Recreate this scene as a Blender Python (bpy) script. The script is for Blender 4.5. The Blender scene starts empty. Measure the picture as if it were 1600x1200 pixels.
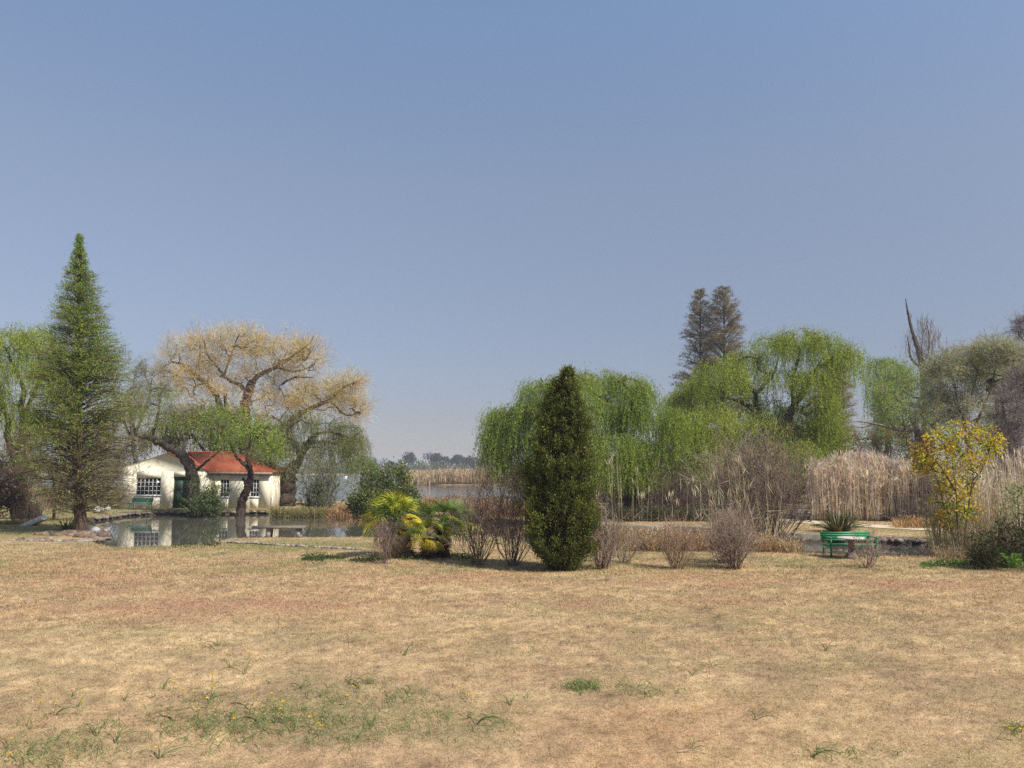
import bpy, bmesh, math, random
import numpy as np
from mathutils import Vector, Matrix, Quaternion

# ------------------------------------------------------------------ scene, camera, world, sun
sc = bpy.context.scene
COL = sc.collection
W_PX, H_PX, F_PX = 1600.0, 1200.0, 1202.0
EYE = 2.7
HORIZON = 733.0
PITCH = math.atan((HORIZON - H_PX / 2) / F_PX)

cam_d = bpy.data.cameras.new("camera")
cam = bpy.data.objects.new("camera", cam_d)
COL.objects.link(cam)
cam.location = (0, 0, EYE)
cam.rotation_euler = (math.radians(90) + PITCH, 0, 0)
cam_d.sensor_width = 36.0
cam_d.lens = 36.0 * F_PX / W_PX
cam_d.clip_start = 0.1
cam_d.clip_end = 12000
sc.camera = cam

SUN_EL = math.radians(48)
SUN_AZ = math.radians(126)          # clockwise from +Y: from the right and behind the camera
S_DIR = Vector((math.sin(SUN_AZ) * math.cos(SUN_EL), math.cos(SUN_AZ) * math.cos(SUN_EL), math.sin(SUN_EL)))

world = bpy.data.worlds.new("World")
sc.world = world
world.use_nodes = True
wn = world.node_tree
bg = wn.nodes["Background"]
sky = wn.nodes.new("ShaderNodeTexSky")
sky.sky_type = 'NISHITA'
sky.sun_disc = False
sky.sun_elevation = SUN_EL
sky.sun_rotation = SUN_AZ
sky.altitude = 1500
sky.air_density = 1.0
sky.dust_density = 2.2
sky.ozone_density = 2.0
hs = wn.nodes.new("ShaderNodeHueSaturation")
hs.inputs["Saturation"].default_value = 0.86
wn.links.new(sky.outputs[0], hs.inputs["Color"])
tint = wn.nodes.new("ShaderNodeMix")
tint.data_type = 'RGBA'
tint.blend_type = 'MULTIPLY'
tint.inputs[0].default_value = 1.0
tint.inputs[7].default_value = (1.06, 0.98, 1.02, 1)
wn.links.new(hs.outputs[0], tint.inputs[6])
# a dusty winter sky: paler aloft and duller low down than clean air
tcw = wn.nodes.new("ShaderNodeTexCoord"); sepw = wn.nodes.new("ShaderNodeSeparateXYZ"); rw = wn.nodes.new("ShaderNodeValToRGB")
wn.links.new(tcw.outputs["Generated"], sepw.inputs[0]); wn.links.new(sepw.outputs[2], rw.inputs[0])
els = rw.color_ramp.elements
while len(els) < 5: els.new(0.5)
for e_, (p_, c_) in zip(els, ((0.0, (.40, .375, .375)), (.07, (.425, .40, .39)), (.35, (.80, .79, .70)), (.53, (.88, 1.0, .96)), (1.0, (.9, 1.0, 1.0)))):
    e_.position = p_; e_.color = c_ + (1,)
mulw = wn.nodes.new("ShaderNodeMix"); mulw.data_type = 'RGBA'; mulw.blend_type = 'MULTIPLY'; mulw.inputs[0].default_value = 1.0
wn.links.new(tint.outputs[2], mulw.inputs[6]); wn.links.new(rw.outputs[0], mulw.inputs[7])
wn.links.new(mulw.outputs[2], bg.inputs["Color"])
bg.inputs["Strength"].default_value = 0.143

sun_d = bpy.data.lights.new("sun", 'SUN')
sun_d.energy = 4.7
sun_d.angle = math.radians(0.53)
sun_d.color = (1.0, 0.95, 0.87)
sun = bpy.data.objects.new("sun", sun_d)
COL.objects.link(sun)
sun.rotation_euler = S_DIR.to_track_quat('Z', 'Y').to_euler()
sun.location = (30, -30, 60)

sc.view_settings.view_transform = 'Standard'
sc.view_settings.look = 'None'
sc.view_settings.exposure = 0.42
sc.view_settings.gamma = 1.0
sc.view_settings.use_curve_mapping = False
sc.cycles.use_denoising = False      # keeps the fine twigs and leaves crisp
sc.cycles.max_bounces = 6
sc.cycles.diffuse_bounces = 3
sc.cycles.transmission_bounces = 4
sc.cycles.volume_bounces = 0
HAZE_DENSITY = 0.00048

# ------------------------------------------------------------------ pixel helpers
cp, sp_ = math.cos(PITCH), math.sin(PITCH)

def W(px, py, Y):
    """the point at world depth Y that the photograph shows at (px, py)"""
    x = (px - 800.0) / F_PX
    u = (600.0 - py) / F_PX
    dy = cp - u * sp_
    dz = sp_ + u * cp
    t = Y / dy
    return np.array([x * t, Y, EYE + dz * t])

def on_plane(px, py, z):
    x = (px - 800.0) / F_PX
    u = (600.0 - py) / F_PX
    dy = cp - u * sp_
    dz = sp_ + u * cp
    t = (z - EYE) / dz
    return np.array([x * t, dy * t, z])

# ------------------------------------------------------------------ numpy noise
_tab = np.random.default_rng(77).random((256, 256))

def vnoise(x, y):
    x = np.asarray(x, float); y = np.asarray(y, float)
    xi = np.floor(x).astype(int); yi = np.floor(y).astype(int)
    fx = x - xi; fy = y - yi
    fx = fx * fx * (3 - 2 * fx); fy = fy * fy * (3 - 2 * fy)
    a = _tab[xi & 255, yi & 255]; b = _tab[(xi + 1) & 255, yi & 255]
    c = _tab[xi & 255, (yi + 1) & 255]; d = _tab[(xi + 1) & 255, (yi + 1) & 255]
    return (a * (1 - fx) + b * fx) * (1 - fy) + (c * (1 - fx) + d * fx) * fy

def fbm(x, y, s, o=4):
    r = 0; a = 0.5; t = 0
    for k in range(o):
        r = r + a * vnoise(x / s + 17.3 * k, y / s + 9.1 * k); t += a
        a *= 0.5; s *= 0.5
    return r / t

def sstep(a, b, x):
    t = np.clip((x - a) / (b - a), 0, 1)
    return t * t * (3 - 2 * t)

def sdist(poly, x, y):
    """signed distance to a polygon, negative inside"""
    x = np.asarray(x, float); y = np.asarray(y, float)
    d = np.full(x.shape, 1e18); ins = np.zeros(x.shape, bool)
    n = len(poly)
    for i in range(n):
        ax, ay = poly[i]; bx, by = poly[(i + 1) % n]
        ex, ey = bx - ax, by - ay
        t = np.clip(((x - ax) * ex + (y - ay) * ey) / (ex * ex + ey * ey + 1e-12), 0, 1)
        d = np.minimum(d, (x - ax - t * ex) ** 2 + (y - ay - t * ey) ** 2)
        c = ((ay > y) != (by > y))
        if by != ay:
            ins ^= c & (x < (bx - ax) * (y - ay) / (by - ay) + ax)
    d = np.sqrt(d)
    return np.where(ins, -d, d)

# ------------------------------------------------------------------ object helpers
def tag(o, label=None, cat=None, group=None, kind=None):
    if label: o["label"] = label
    if cat: o["category"] = cat
    if group: o["group"] = group
    if kind: o["kind"] = kind
    return o

def empty(name, loc, label=None, cat=None, group=None, rz=0):
    o = bpy.data.objects.new(name, None)
    o.empty_display_size = 0.3
    o.location = tuple(float(c) for c in loc)
    o.rotation_euler = (0, 0, rz)
    COL.objects.link(o)
    return tag(o, label, cat, group)

class Geo:
    """collects vertices, triangles, quads and a colour per vertex; builds ONE mesh object"""
    def __init__(s):
        s.v = []; s.c = []; s.q = []; s.t = []; s.n = 0
    def add(s, v, col, quads=None, tris=None):
        v = np.asarray(v, float).reshape(-1, 3)
        c = np.asarray(col, float)
        if c.ndim == 1: c = np.tile(c[:3], (len(v), 1))
        s.v.append(v); s.c.append(c[:, :3])
        if quads is not None: s.q.append(np.asarray(quads, int).reshape(-1, 4) + s.n)
        if tris is not None: s.t.append(np.asarray(tris, int).reshape(-1, 3) + s.n)
        s.n += len(v)
    def box(s, lo, hi, col=(.5, .5, .5), M=None):
        x0, y0, z0 = lo; x1, y1, z1 = hi
        v = np.array([[x0,y0,z0],[x1,y0,z0],[x1,y1,z0],[x0,y1,z0],[x0,y0,z1],[x1,y0,z1],[x1,y1,z1],[x0,y1,z1]], float)
        if M is not None: v = v @ M[:3, :3].T + M[:3, 3]
        s.add(v, col, quads=[[0,3,2,1],[4,5,6,7],[0,1,5,4],[1,2,6,5],[2,3,7,6],[3,0,4,7]])
    def tube(s, pts, rad, col, k=8, rough=0.0, rng=None, caps=True):
        pts = np.asarray(pts, float); n = len(pts)
        rad = np.broadcast_to(np.asarray(rad, float), (n,))
        tan = np.gradient(pts, axis=0); tan /= np.linalg.norm(tan, axis=1)[:, None] + 1e-9
        ref = np.array([0.13, 0.97, 0.21]) if abs(tan[0][1]) < 0.8 else np.array([1.0, 0.1, 0.1])
        a = np.cross(tan, ref); a /= np.linalg.norm(a, axis=1)[:, None] + 1e-9
        b = np.cross(tan, a)
        th = np.arange(k) * 2 * math.pi / k
        rr = rad[:, None] * np.ones((n, k))
        if rough and rng is not None: rr = rr * (1 + rough * rng.normal(size=(n, k)))
        v = pts[:, None, :] + rr[..., None] * (np.cos(th)[None, :, None] * a[:, None, :] + np.sin(th)[None, :, None] * b[:, None, :])
        i = np.arange(n - 1)[:, None] * k; j = np.arange(k)[None, :]; j2 = (j + 1) % k
        q = np.stack([i + j, i + j2, i + k + j2, i + k + j], -1).reshape(-1, 4)
        s.add(v.reshape(-1, 3), col, quads=q)
        if caps:
            o = s.n - n * k
            for base in (o, o + (n - 1) * k):
                s.v.append(pts[[0 if base == o else n - 1]]); s.c.append(np.asarray(col, float)[None, :3])
                s.t.append(np.array([[base + m, base + (m + 1) % k, s.n] for m in range(k)])); s.n += 1
    def segs(s, A, B, ra, rb, col, k=4):
        """many tapered tubes at once"""
        A = np.asarray(A, float); B = np.asarray(B, float); n = len(A)
        if n == 0: return
        d = B - A; d /= np.linalg.norm(d, axis=1)[:, None] + 1e-9
        ref = np.where(np.abs(d[:, 2:3]) < 0.9, np.array([[0., 0., 1.]]), np.array([[1., 0., 0.]]))
        a = np.cross(d, ref); a /= np.linalg.norm(a, axis=1)[:, None] + 1e-9
        b = np.cross(d, a)
        th = np.arange(k) * 2 * math.pi / k
        ring = np.cos(th)[None, :, None] * a[:, None, :] + np.sin(th)[None, :, None] * b[:, None, :]
        ra = np.broadcast_to(np.asarray(ra, float), (n,)); rb = np.broadcast_to(np.asarray(rb, float), (n,))
        v = np.concatenate([A[:, None] + ring * ra[:, None, None], B[:, None] + ring * rb[:, None, None]], 1)
        i = np.arange(n)[:, None] * 2 * k; j = np.arange(k)[None, :]; j2 = (j + 1) % k
        q = np.stack([i + j, i + j2, i + k + j2, i + k + j], -1).reshape(-1, 4)
        c = np.asarray(col, float)
        if c.ndim == 2: c = np.repeat(c, 2 * k, axis=0)
        s.add(v.reshape(-1, 3), c, quads=q)
    def leaves(s, P, D, L, Wd, col, rng, mid=0.5):
        """many diamond-shaped blades"""
        P = np.asarray(P, float); n = len(P)
        if n == 0: return
        D = D / (np.linalg.norm(D, axis=1)[:, None] + 1e-9)
        sd = np.cross(D, rng.normal(size=(n, 3))); sd /= np.linalg.norm(sd, axis=1)[:, None] + 1e-9
        L = np.broadcast_to(np.asarray(L, float), (n,))[:, None]; Wd = np.broadcast_to(np.asarray(Wd, float), (n,))[:, None]
        v = np.stack([P, P + D * L * mid + sd * Wd / 2, P + D * L, P + D * L * mid - sd * Wd / 2], 1).reshape(-1, 3)
        q = np.arange(4 * n).reshape(-1, 4)
        c = np.asarray(col, float)
        if c.ndim == 2: c = np.repeat(c, 4, axis=0)
        s.add(v, c, quads=q)
    def mesh(s, name, mat, origin=(0, 0, 0), smooth=False):
        v = (np.concatenate(s.v) - np.asarray(origin, float)).astype(np.float32)
        c = np.concatenate(s.c)
        q = np.concatenate(s.q) if s.q else np.zeros((0, 4), int)
        t = np.concatenate(s.t) if s.t else np.zeros((0, 3), int)
        me = bpy.data.meshes.new(name)
        me.vertices.add(len(v)); me.vertices.foreach_set("co", v.ravel())
        nl = len(q) * 4 + len(t) * 3
        me.loops.add(nl)
        me.loops.foreach_set("vertex_index", np.concatenate([q.ravel(), t.ravel()]).astype(np.int32))
        me.polygons.add(len(q) + len(t))
        st = np.concatenate([np.arange(len(q)) * 4, len(q) * 4 + np.arange(len(t)) * 3]).astype(np.int32)
        me.polygons.foreach_set("loop_start", st)
        if smooth: me.polygons.foreach_set("use_smooth", np.ones(len(st), bool))
        me.update(calc_edges=True)
        at = me.color_attributes.new("col", 'FLOAT_COLOR', 'POINT')
        at.data.foreach_set("color", np.concatenate([c, np.ones((len(c), 1))], 1).astype(np.float32).ravel())
        me.materials.append(mat)
        return me
    def build(s, name, mat, parent=None, origin=(0, 0, 0), smooth=False):
        me = s.mesh(name, mat, origin, smooth)
        o = bpy.data.objects.new(name, me)
        COL.objects.link(o)
        if parent is not None: o.parent = parent
        else: o.location = tuple(float(c) for c in origin)
        return o

def jitter(col, n, rng, a=0.18, h=0.08):
    c = np.asarray(col, float)
    if c.ndim == 1: c = np.tile(c, (n, 1))
    return np.clip(c * (1 + a * rng.normal(size=(n, 1))) * (1 + h * rng.normal(size=(n, 3))), 0.004, 0.95)

def pick(palette, n, rng):
    w = np.array([p[1] for p in palette], float); w /= w.sum()
    return np.array([p[0] for p in palette], float)[rng.choice(len(palette), n, p=w)]

# ------------------------------------------------------------------ materials
def new_mat(name):
    m = bpy.data.materials.new(name); m.use_nodes = True
    nt = m.node_tree
    for n in list(nt.nodes): nt.nodes.remove(n)
    out = nt.nodes.new("ShaderNodeOutputMaterial")
    return m, nt, out

def N(nt, t, **kw):
    n = nt.nodes.new(t)
    for k, v in kw.items(): setattr(n, k, v)
    return n

def noise(nt, scale, detail=4, rough=0.55, vec=None, dist=0.0):
    n = N(nt, "ShaderNodeTexNoise")
    n.inputs["Scale"].default_value = scale; n.inputs["Detail"].default_value = detail
    n.inputs["Roughness"].default_value = rough; n.inputs["Distortion"].default_value = dist
    if vec is not None: nt.links.new(vec, n.inputs["Vector"])
    return n

def ramp(nt, fac, stops):
    r = N(nt, "ShaderNodeValToRGB")
    e = r.color_ramp.elements
    while len(e) < len(stops): e.new(0.5)
    for el, (p, c) in zip(e, stops):
        el.position = p; el.color = (c[0], c[1], c[2], 1) if len(c) == 3 else c
    nt.links.new(fac, r.inputs[0])
    return r

def mixc(nt, fac, a, b, mode='MIX'):
    m = N(nt, "ShaderNodeMix", data_type='RGBA', blend_type=mode)
    for sock, v in ((m.inputs[0], fac), (m.inputs[6], a), (m.inputs[7], b)):
        if hasattr(v, "default_value") or hasattr(v, "is_output"): nt.links.new(v, sock)
        else: sock.default_value = v if isinstance(v, (int, float)) else (v[0], v[1], v[2], 1)
    return m.outputs[2]

def leaf_mat(name, trans=0.3, gloss=0.0):
    m, nt, out = new_mat(name)
    at = N(nt, "ShaderNodeAttribute", attribute_name="col")
    d = N(nt, "ShaderNodeBsdfDiffuse"); nt.links.new(at.outputs["Color"], d.inputs[0])
    t = N(nt, "ShaderNodeBsdfTranslucent")
    tc = mixc(nt, 1.0, at.outputs["Color"], (1.15, 1.2, 0.7), 'MULTIPLY')
    nt.links.new(tc, t.inputs[0])
    mx = N(nt, "ShaderNodeMixShader"); mx.inputs[0].default_value = trans
    nt.links.new(d.outputs[0], mx.inputs[1]); nt.links.new(t.outputs[0], mx.inputs[2])
    res = mx.outputs[0]
    if gloss:
        g = N(nt, "ShaderNodeBsdfGlossy"); g.inputs["Roughness"].default_value = 0.5
        g.inputs["Color"].default_value = (0.9, 0.95, 0.85, 1)
        m2 = N(nt, "ShaderNodeMixShader"); m2.inputs[0].default_value = gloss
        nt.links.new(res, m2.inputs[1]); nt.links.new(g.outputs[0], m2.inputs[2]); res = m2.outputs[0]
    nt.links.new(res, out.inputs[0])
    return m

def bark_mat(name, scale=6.0):
    m, nt, out = new_mat(name)
    at = N(nt, "ShaderNodeAttribute", attribute_name="col")
    tc = N(nt, "ShaderNodeTexCoord")
    mp = N(nt, "ShaderNodeMapping"); mp.inputs["Scale"].default_value = (1, 1, 0.25)
    nt.links.new(tc.outputs["Object"], mp.inputs[0])
    n = noise(nt, scale, 5, 0.65, mp.outputs[0])
    r = ramp(nt, n.outputs[0], [(0.3, (0.35, 0.33, 0.32)), (0.7, (1.05, 1.0, .97))])
    c = mixc(nt, 1.0, at.outputs["Color"], r.outputs[0], 'MULTIPLY')
    b = N(nt, "ShaderNodeBsdfPrincipled"); b.inputs["Roughness"].default_value = 0.9
    b.inputs["Specular IOR Level"].default_value = 0.143
    nt.links.new(c, b.inputs["Base Color"])
    bp = N(nt, "ShaderNodeBump"); bp.inputs["Strength"].default_value = 0.6; bp.inputs["Distance"].default_value = 0.06
    nt.links.new(n.outputs[0], bp.inputs["Height"]); nt.links.new(bp.outputs[0], b.inputs["Normal"])
    nt.links.new(b.outputs[0], out.inputs[0])
    return m

def surf_mat(name, c1, c2, scale=3.0, rough=0.8, bump=0.1, spec=0.3, metallic=0.0, stretch=(1, 1, 1), detail=5, c3=None):
    m, nt, out = new_mat(name)
    tc = N(nt, "ShaderNodeTexCoord")
    mp = N(nt, "ShaderNodeMapping"); mp.inputs["Scale"].default_value = stretch
    nt.links.new(tc.outputs["Object"], mp.inputs[0])
    n = noise(nt, scale, detail, 0.6, mp.outputs[0])
    st = [(0.35, c1), (0.65, c2)] if c3 is None else [(0.3, c1), (0.52, c2), (0.7, c3)]
    r = ramp(nt, n.outputs[0], st)
    b = N(nt, "ShaderNodeBsdfPrincipled"); b.inputs["Roughness"].default_value = rough
    b.inputs["Specular IOR Level"].default_value = spec; b.inputs["Metallic"].default_value = metallic
    nt.links.new(r.outputs[0], b.inputs["Base Color"])
    if bump:
        n2 = noise(nt, scale * 6, 4, 0.6, mp.outputs[0])
        bp = N(nt, "ShaderNodeBump"); bp.inputs["Strength"].default_value = bump; bp.inputs["Distance"].default_value = 0.03
        nt.links.new(n2.outputs[0], bp.inputs["Height"]); nt.links.new(bp.outputs[0], b.inputs["Normal"])
    nt.links.new(b.outputs[0], out.inputs[0])
    return m

M_LEAF = leaf_mat("leaf", 0.40)
M_NEEDLE = leaf_mat("needle", 0.18)
M_GLOSSY = leaf_mat("glossy_leaf", 0.2, 0.025)
M_TWIG = leaf_mat("twig", 0.05)
M_DRY = leaf_mat("dry_blade", 0.25)
M_BARK = bark_mat("bark")
M_STONE = surf_mat("grey_stone", (.16, .14, .12), (.34, .31, .28), 4.0, 0.9, 0.6, 0.2, c3=(.24, .2, .16))
M_WOOD = surf_mat("weathered_wood", (.12, .10, .085), (.24, .20, .17), 5.0, 0.85, 0.4, 0.2, stretch=(1, 6, 6))
M_GREEN = surf_mat("green_paint", (.014, .17, .06), (.03, .25, .10), 9.0, 0.5, 0.05, 0.4)
M_TEAL = surf_mat("faded_green_paint", (.03, .23, .12), (.06, .32, .18), 6.0, 0.5, 0.05, 0.4)
M_IRON = surf_mat("dark_iron", (.035, .04, .05), (.07, .075, .09), 6.0, 0.6, 0.05, 0.4)
M_CREAM = surf_mat("cream_plaster", (.60, .54, .41), (.82, .75, .57), 0.9, 0.9, 0.3, 0.2, c3=(.77, .69, .51), stretch=(1, 1, .35))
M_WHITE = surf_mat("white_paint", (.62, .62, .6), (.78, .78, .76), 3.0, 0.6, 0.05, 0.3)
M_DOOR = surf_mat("dark_green_door", (.012, .03, .018), (.02, .048, .028), 3.0, 0.6, 0.1, 0.3, stretch=(6, 1, .4))
M_CONC = surf_mat("pale_concrete", (.42, .40, .36), (.6, .58, .53), 6.0, 0.9, 0.3, 0.2)

def roof_mat():
    m, nt, out = new_mat("red_roof")
    tc = N(nt, "ShaderNodeTexCoord")
    n = noise(nt, 1.1, 6, 0.65, tc.outputs["Object"])
    r = ramp(nt, n.outputs[0], [(0.32, (.13, .05, .03)), (0.5, (.27, .068, .037)), (0.68, (.27, .115, .065))])
    wv = N(nt, "ShaderNodeTexWave", wave_type='BANDS', bands_direction='X')
    wv.inputs["Scale"].default_value = 3.0; nt.links.new(tc.outputs["Object"], wv.inputs[0])
    b = N(nt, "ShaderNodeBsdfPrincipled"); b.inputs["Roughness"].default_value = 0.85; b.inputs["Specular IOR Level"].default_value = 0.08
    nt.links.new(r.outputs[0], b.inputs["Base Color"])
    bp = N(nt, "ShaderNodeBump"); bp.inputs["Strength"].default_value = 0.5; bp.inputs["Distance"].default_value = 0.04
    nt.links.new(wv.outputs[1], bp.inputs["Height"]); nt.links.new(bp.outputs[0], b.inputs["Normal"])
    nt.links.new(b.outputs[0], out.inputs[0])
    return m
M_ROOF = roof_mat()

def glass_mat():
    m, nt, out = new_mat("window_glass")
    b = N(nt, "ShaderNodeBsdfPrincipled"); b.inputs["Roughness"].default_value = 0.08
    b.inputs["Base Color"].default_value = (.012, .015, .02, 1)
    nt.links.new(b.outputs[0], out.inputs[0])
    return m
M_GLASS = glass_mat()

def water_mat():
    m, nt, out = new_mat("water")
    tc = N(nt, "ShaderNodeTexCoord")
    mp = N(nt, "ShaderNodeMapping"); mp.inputs["Scale"].default_value = (1.0, 0.55, 1)
    nt.links.new(tc.outputs["Object"], mp.inputs[0])
    n1 = noise(nt, 2.4, 3, 0.5, mp.outputs[0])
    n2 = noise(nt, 0.05, 2, 0.5, tc.outputs["Object"])
    # the open lake is ruffled by wind, the sheltered pond lies still
    sx = N(nt, "ShaderNodeSeparateXYZ"); nt.links.new(tc.outputs["Object"], sx.inputs[0])
    mr = N(nt, "ShaderNodeMapRange"); mr.inputs[1].default_value = 55; mr.inputs[2].default_value = 78
    mr.inputs[3].default_value = 0.012; mr.inputs[4].default_value = 1.0
    nt.links.new(sx.outputs[1], mr.inputs[0])
    b = N(nt, "ShaderNodeBsdfPrincipled")
    b.inputs["Base Color"].default_value = (.085, .078, .062, 1)
    b.inputs["Roughness"].default_value = 0.03; b.inputs["IOR"].default_value = 1.333
    bp = N(nt, "ShaderNodeBump"); bp.inputs["Distance"].default_value = 0.08
    nt.links.new(mr.outputs[0], bp.inputs["Strength"])
    nt.links.new(n1.outputs[0], bp.inputs["Height"]); nt.links.new(bp.outputs[0], b.inputs["Normal"])
    nt.links.new(b.outputs[0], out.inputs[0])
    return m
M_WATER = water_mat()

# ------------------------------------------------------------------ terrain
WATER_Z = -0.45
far_px = [(128, 817), (165, 812), (200, 806.5), (250, 804.5), (330, 804), (430, 803), (520, 803.5), (600, 806), (700, 811), (760, 814),
          (850, 823), (930, 831), (1080, 835), (1230, 846), (1290, 848), (1380, 852), (1480, 856), (1640, 861)]
near_px = [(1640, 880), (1560, 873), (1480, 869), (1400, 868), (1300, 865), (1230, 863), (1100, 858), (960, 857), (850, 850), (760, 834.5),
           (720, 836), (640, 839), (560, 838.5), (400, 838.5), (345, 842), (320, 850), (190, 854), (158, 849), (146, 840), (128, 827)]
far_w = [on_plane(a, b, WATER_Z)[:2] for a, b in far_px]
near_w = [on_plane(a, b, -.19)[:2] for a, b in near_px]
POND = [tuple(p) for p in far_w + near_w]
LAKE = [(-700, 130), (-60, 118), (-40, 84), (-24, 72), (-10, 67), (0, 65), (3.6, 70), (5, 95), (8, 130), (30, 200), (140, 260), (400, 330), (400, 425), (-700, 428)]
ISLAND = [(-24, 160), (-14, 154), (12, 152), (60, 158), (60, 186), (-16, 182)]

def ell(x, y, cx, cy, rx, ry):
    return np.sqrt(((x - cx) / rx) ** 2 + ((y - cy) / ry) ** 2)

def patch(x, y, px, py, wx, hy):
    """1 inside an elliptical patch of ground named by where the photograph shows it"""
    c = on_plane(px, py, 0); e = on_plane(px + wx, py, 0); n_ = on_plane(px, py + hy, 0); f_ = on_plane(px, py - hy, 0)
    r = ell(x, y, c[0], c[1], abs(e[0] - c[0]), max(abs(f_[1] - n_[1]) / 2, .1))
    return np.clip(1.25 - r, 0, 1)

def water_dist(x, y):
    dp = sdist(POND, x, y)
    dl = sdist(LAKE, x, y)
    di = sdist(ISLAND, x, y)
    return np.minimum(dp, np.maximum(dl, -di))

def gz(x, y, wd=None):
    x = np.asarray(x, float); y = np.asarray(y, float)
    if wd is None: wd = water_dist(x, y)
    z = -0.13 * sstep(20.2, 21.6, y + 0.5 * (vnoise(x / 2.5, y * 0 + 3.3) - .5)) + 0.08 * sstep(44, 54, y) + 0.05 * (fbm(x, y, 7.0, 2) - .5)
    z = z + 2.6 * sstep(428, 900, y)
    z = z + 0.9 * sstep(158, 172, y) * sstep(-8, 4, x) * (1 - sstep(176, 190, y)) * sstep(-.5, 2, -sdist(ISLAND, x, y) * .3)
    z = z + 0.018 * (fbm(x, y, 0.9, 3) - .5)
    edge = sstep(-0.25, 0.12, wd)
    bed = np.maximum(-1.3, WATER_Z - 0.05 + 0.5 * np.minimum(wd, 0))
    lip = np.where(wd > 0, -0.1 * np.exp(-wd / 0.5), 0)
    return bed * (1 - edge) + (z + lip) * edge

def gz1(x, y): return float(gz(np.array([x]), np.array([y]))[0])

def place(px, py, Y=None):
    """ground point under a pixel (or under the pixel column px at depth Y)"""
    if Y is not None:
        p = W(px, py, Y)
        return np.array([p[0], Y, gz1(p[0], Y)])
    ys = np.concatenate([np.arange(4, 70, .1), np.arange(70, 500, 1.0)])
    p = np.array([W(px, py, y) for y in ys])
    h = np.maximum(gz(p[:, 0], p[:, 1]), WATER_Z)
    k = np.argmax(p[:, 2] <= h)
    return np.array([p[k, 0], p[k, 1], h[k]])

def ground_masks(x, y):
    n1 = fbm(x, y, 2.2, 4); n2 = fbm(x + 50, y - 20, 0.7, 4); n3 = fbm(x - 31, y + 77, 5.0, 3)
    red = np.zeros_like(x)
    for p in ((280, 940, 420, 26), (480, 946, 150, 12), (860, 944, 120, 10), (1130, 912, 260, 10), (620, 905, 260, 14), (1350, 915, 200, 12), (960, 1050, 160, 22), (200, 905, 240, 10), (1150, 940, 120, 8)):
        red = np.maximum(red, patch(x, y, *p))
    red = np.clip(red * 1.0 * sstep(.32, .62, n1 * .6 + n2 * .4) + .3 * sstep(.56, .72, n3), 0, 1)
    org = np.zeros_like(x)
    for p in ((1050, 1120, 330, 60), (850, 1185, 350, 30), (860, 895, 200, 8), (1050, 900, 200, 7)):
        org = np.maximum(org, patch(x, y, *p))
    org = np.clip(org * sstep(.35, .6, n1), 0, 1)
    grn = np.zeros_like(x)
    for p in ((430, 1120, 330, 55), (90, 1170, 150, 40), (915, 1075, 50, 9), (310, 1130, 110, 30), (1230, 950, 220, 16), (960, 965, 220, 14), (150, 985, 150, 16), (1330, 1035, 180, 18)):
        grn = np.maximum(grn, patch(x, y, *p))
    grn = grn * sstep(.40, .64, n2 * .6 + n1 * .4) * .22
    bank = sstep(20.7, 22.0, y) * (1 - sstep(60, 75, y))
    grn = np.clip(grn + bank * (0.06 + 0.62 * sstep(.44, .68, n1 * .5 + n2 * .5)), 0, 1)
    # the greener spit of lawn and the grass in front of the house
    sp = np.maximum(patch(x, y, 470, 846, 140, 10), 0)
    grn = np.maximum(grn, np.clip(sp * 1.4, 0, .85))
    grn = np.maximum(grn, .85 * sstep(48, 51, y) * (1 - sstep(57, 64, y)) * sstep(-14, -17, x))
    grn = np.maximum(grn, .9 * sstep(30, 34, y) * sstep(-18.0, -20.0, x) * (1 - sstep(60, 80, y)))
    dark = sstep(.50, .72, fbm(x * .6 + 9, y * 1.5 + 4, .8, 4)) * .6 * (1 - bank) * sstep(.35, .6, n3)
    for p in ((1200, 985, 330, 30), (1330, 1060, 260, 40)):
        dark = np.maximum(dark, patch(x, y, *p) * sstep(.40, .62, n2) * .8)
    return red, org, grn, dark

LAWN_PAL = np.array([(.475, .34, .19), (.43, .305, .178), (.32, .225, .135), (.43, .28, .175), (.55, .425, .25), (.31, .245, .135)])

def lawn_color(x, y):
    """the worn dry turf: straw, brown thatch, pinkish bare soil and olive, mixed at several scales"""
    a = fbm(x, y, .45, 3); b = fbm(x * .8 + 40, y + 11, 1.7, 4); c = fbm(x + 90, y * 1.2 - 33, .8, 4); d = fbm(x - 70, y + 51, 4.0, 3)
    col = np.tile(LAWN_PAL[0], (len(x), 1))
    def mx(col, k, t): return col * (1 - t[:, None]) + LAWN_PAL[k] * t[:, None]
    col = mx(col, 1, sstep(.40, .62, a))
    col = mx(col, 4, .32 * sstep(.50, .72, b))
    col = mx(col, 3, .6 * sstep(.50, .68, d * .5 + c * .5))
    col = mx(col, 2, .5 * sstep(.52, .72, c))
    f = fbm(x + 3, y * 1.1 + 5, .16, 2); f2 = fbm(x + 13, y - 5, .33, 2)
    col = col * (1 + .75 * (f - .5) + .5 * (f2 - .5))[:, None]; col = mx(col, 2, .6 * sstep(.58, .74, f2))
    col = mx(col, 5, .5 * sstep(.54, .70, fbm(x + 7, y - 80, 1.1, 4)))
    red, org, grn, dark = ground_masks(x, y)
    def bl(col, c_, t): return col * (1 - t[:, None]) + np.array(c_) * t[:, None]
    col = bl(col, (.40, .22, .145), red * .7); col = bl(col, (.47, .285, .145), org * .4)
    col = bl(col, (.24, .18, .11), dark * .6); col = bl(col, (.23, .21, .095), grn * .8)
    return col

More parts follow.
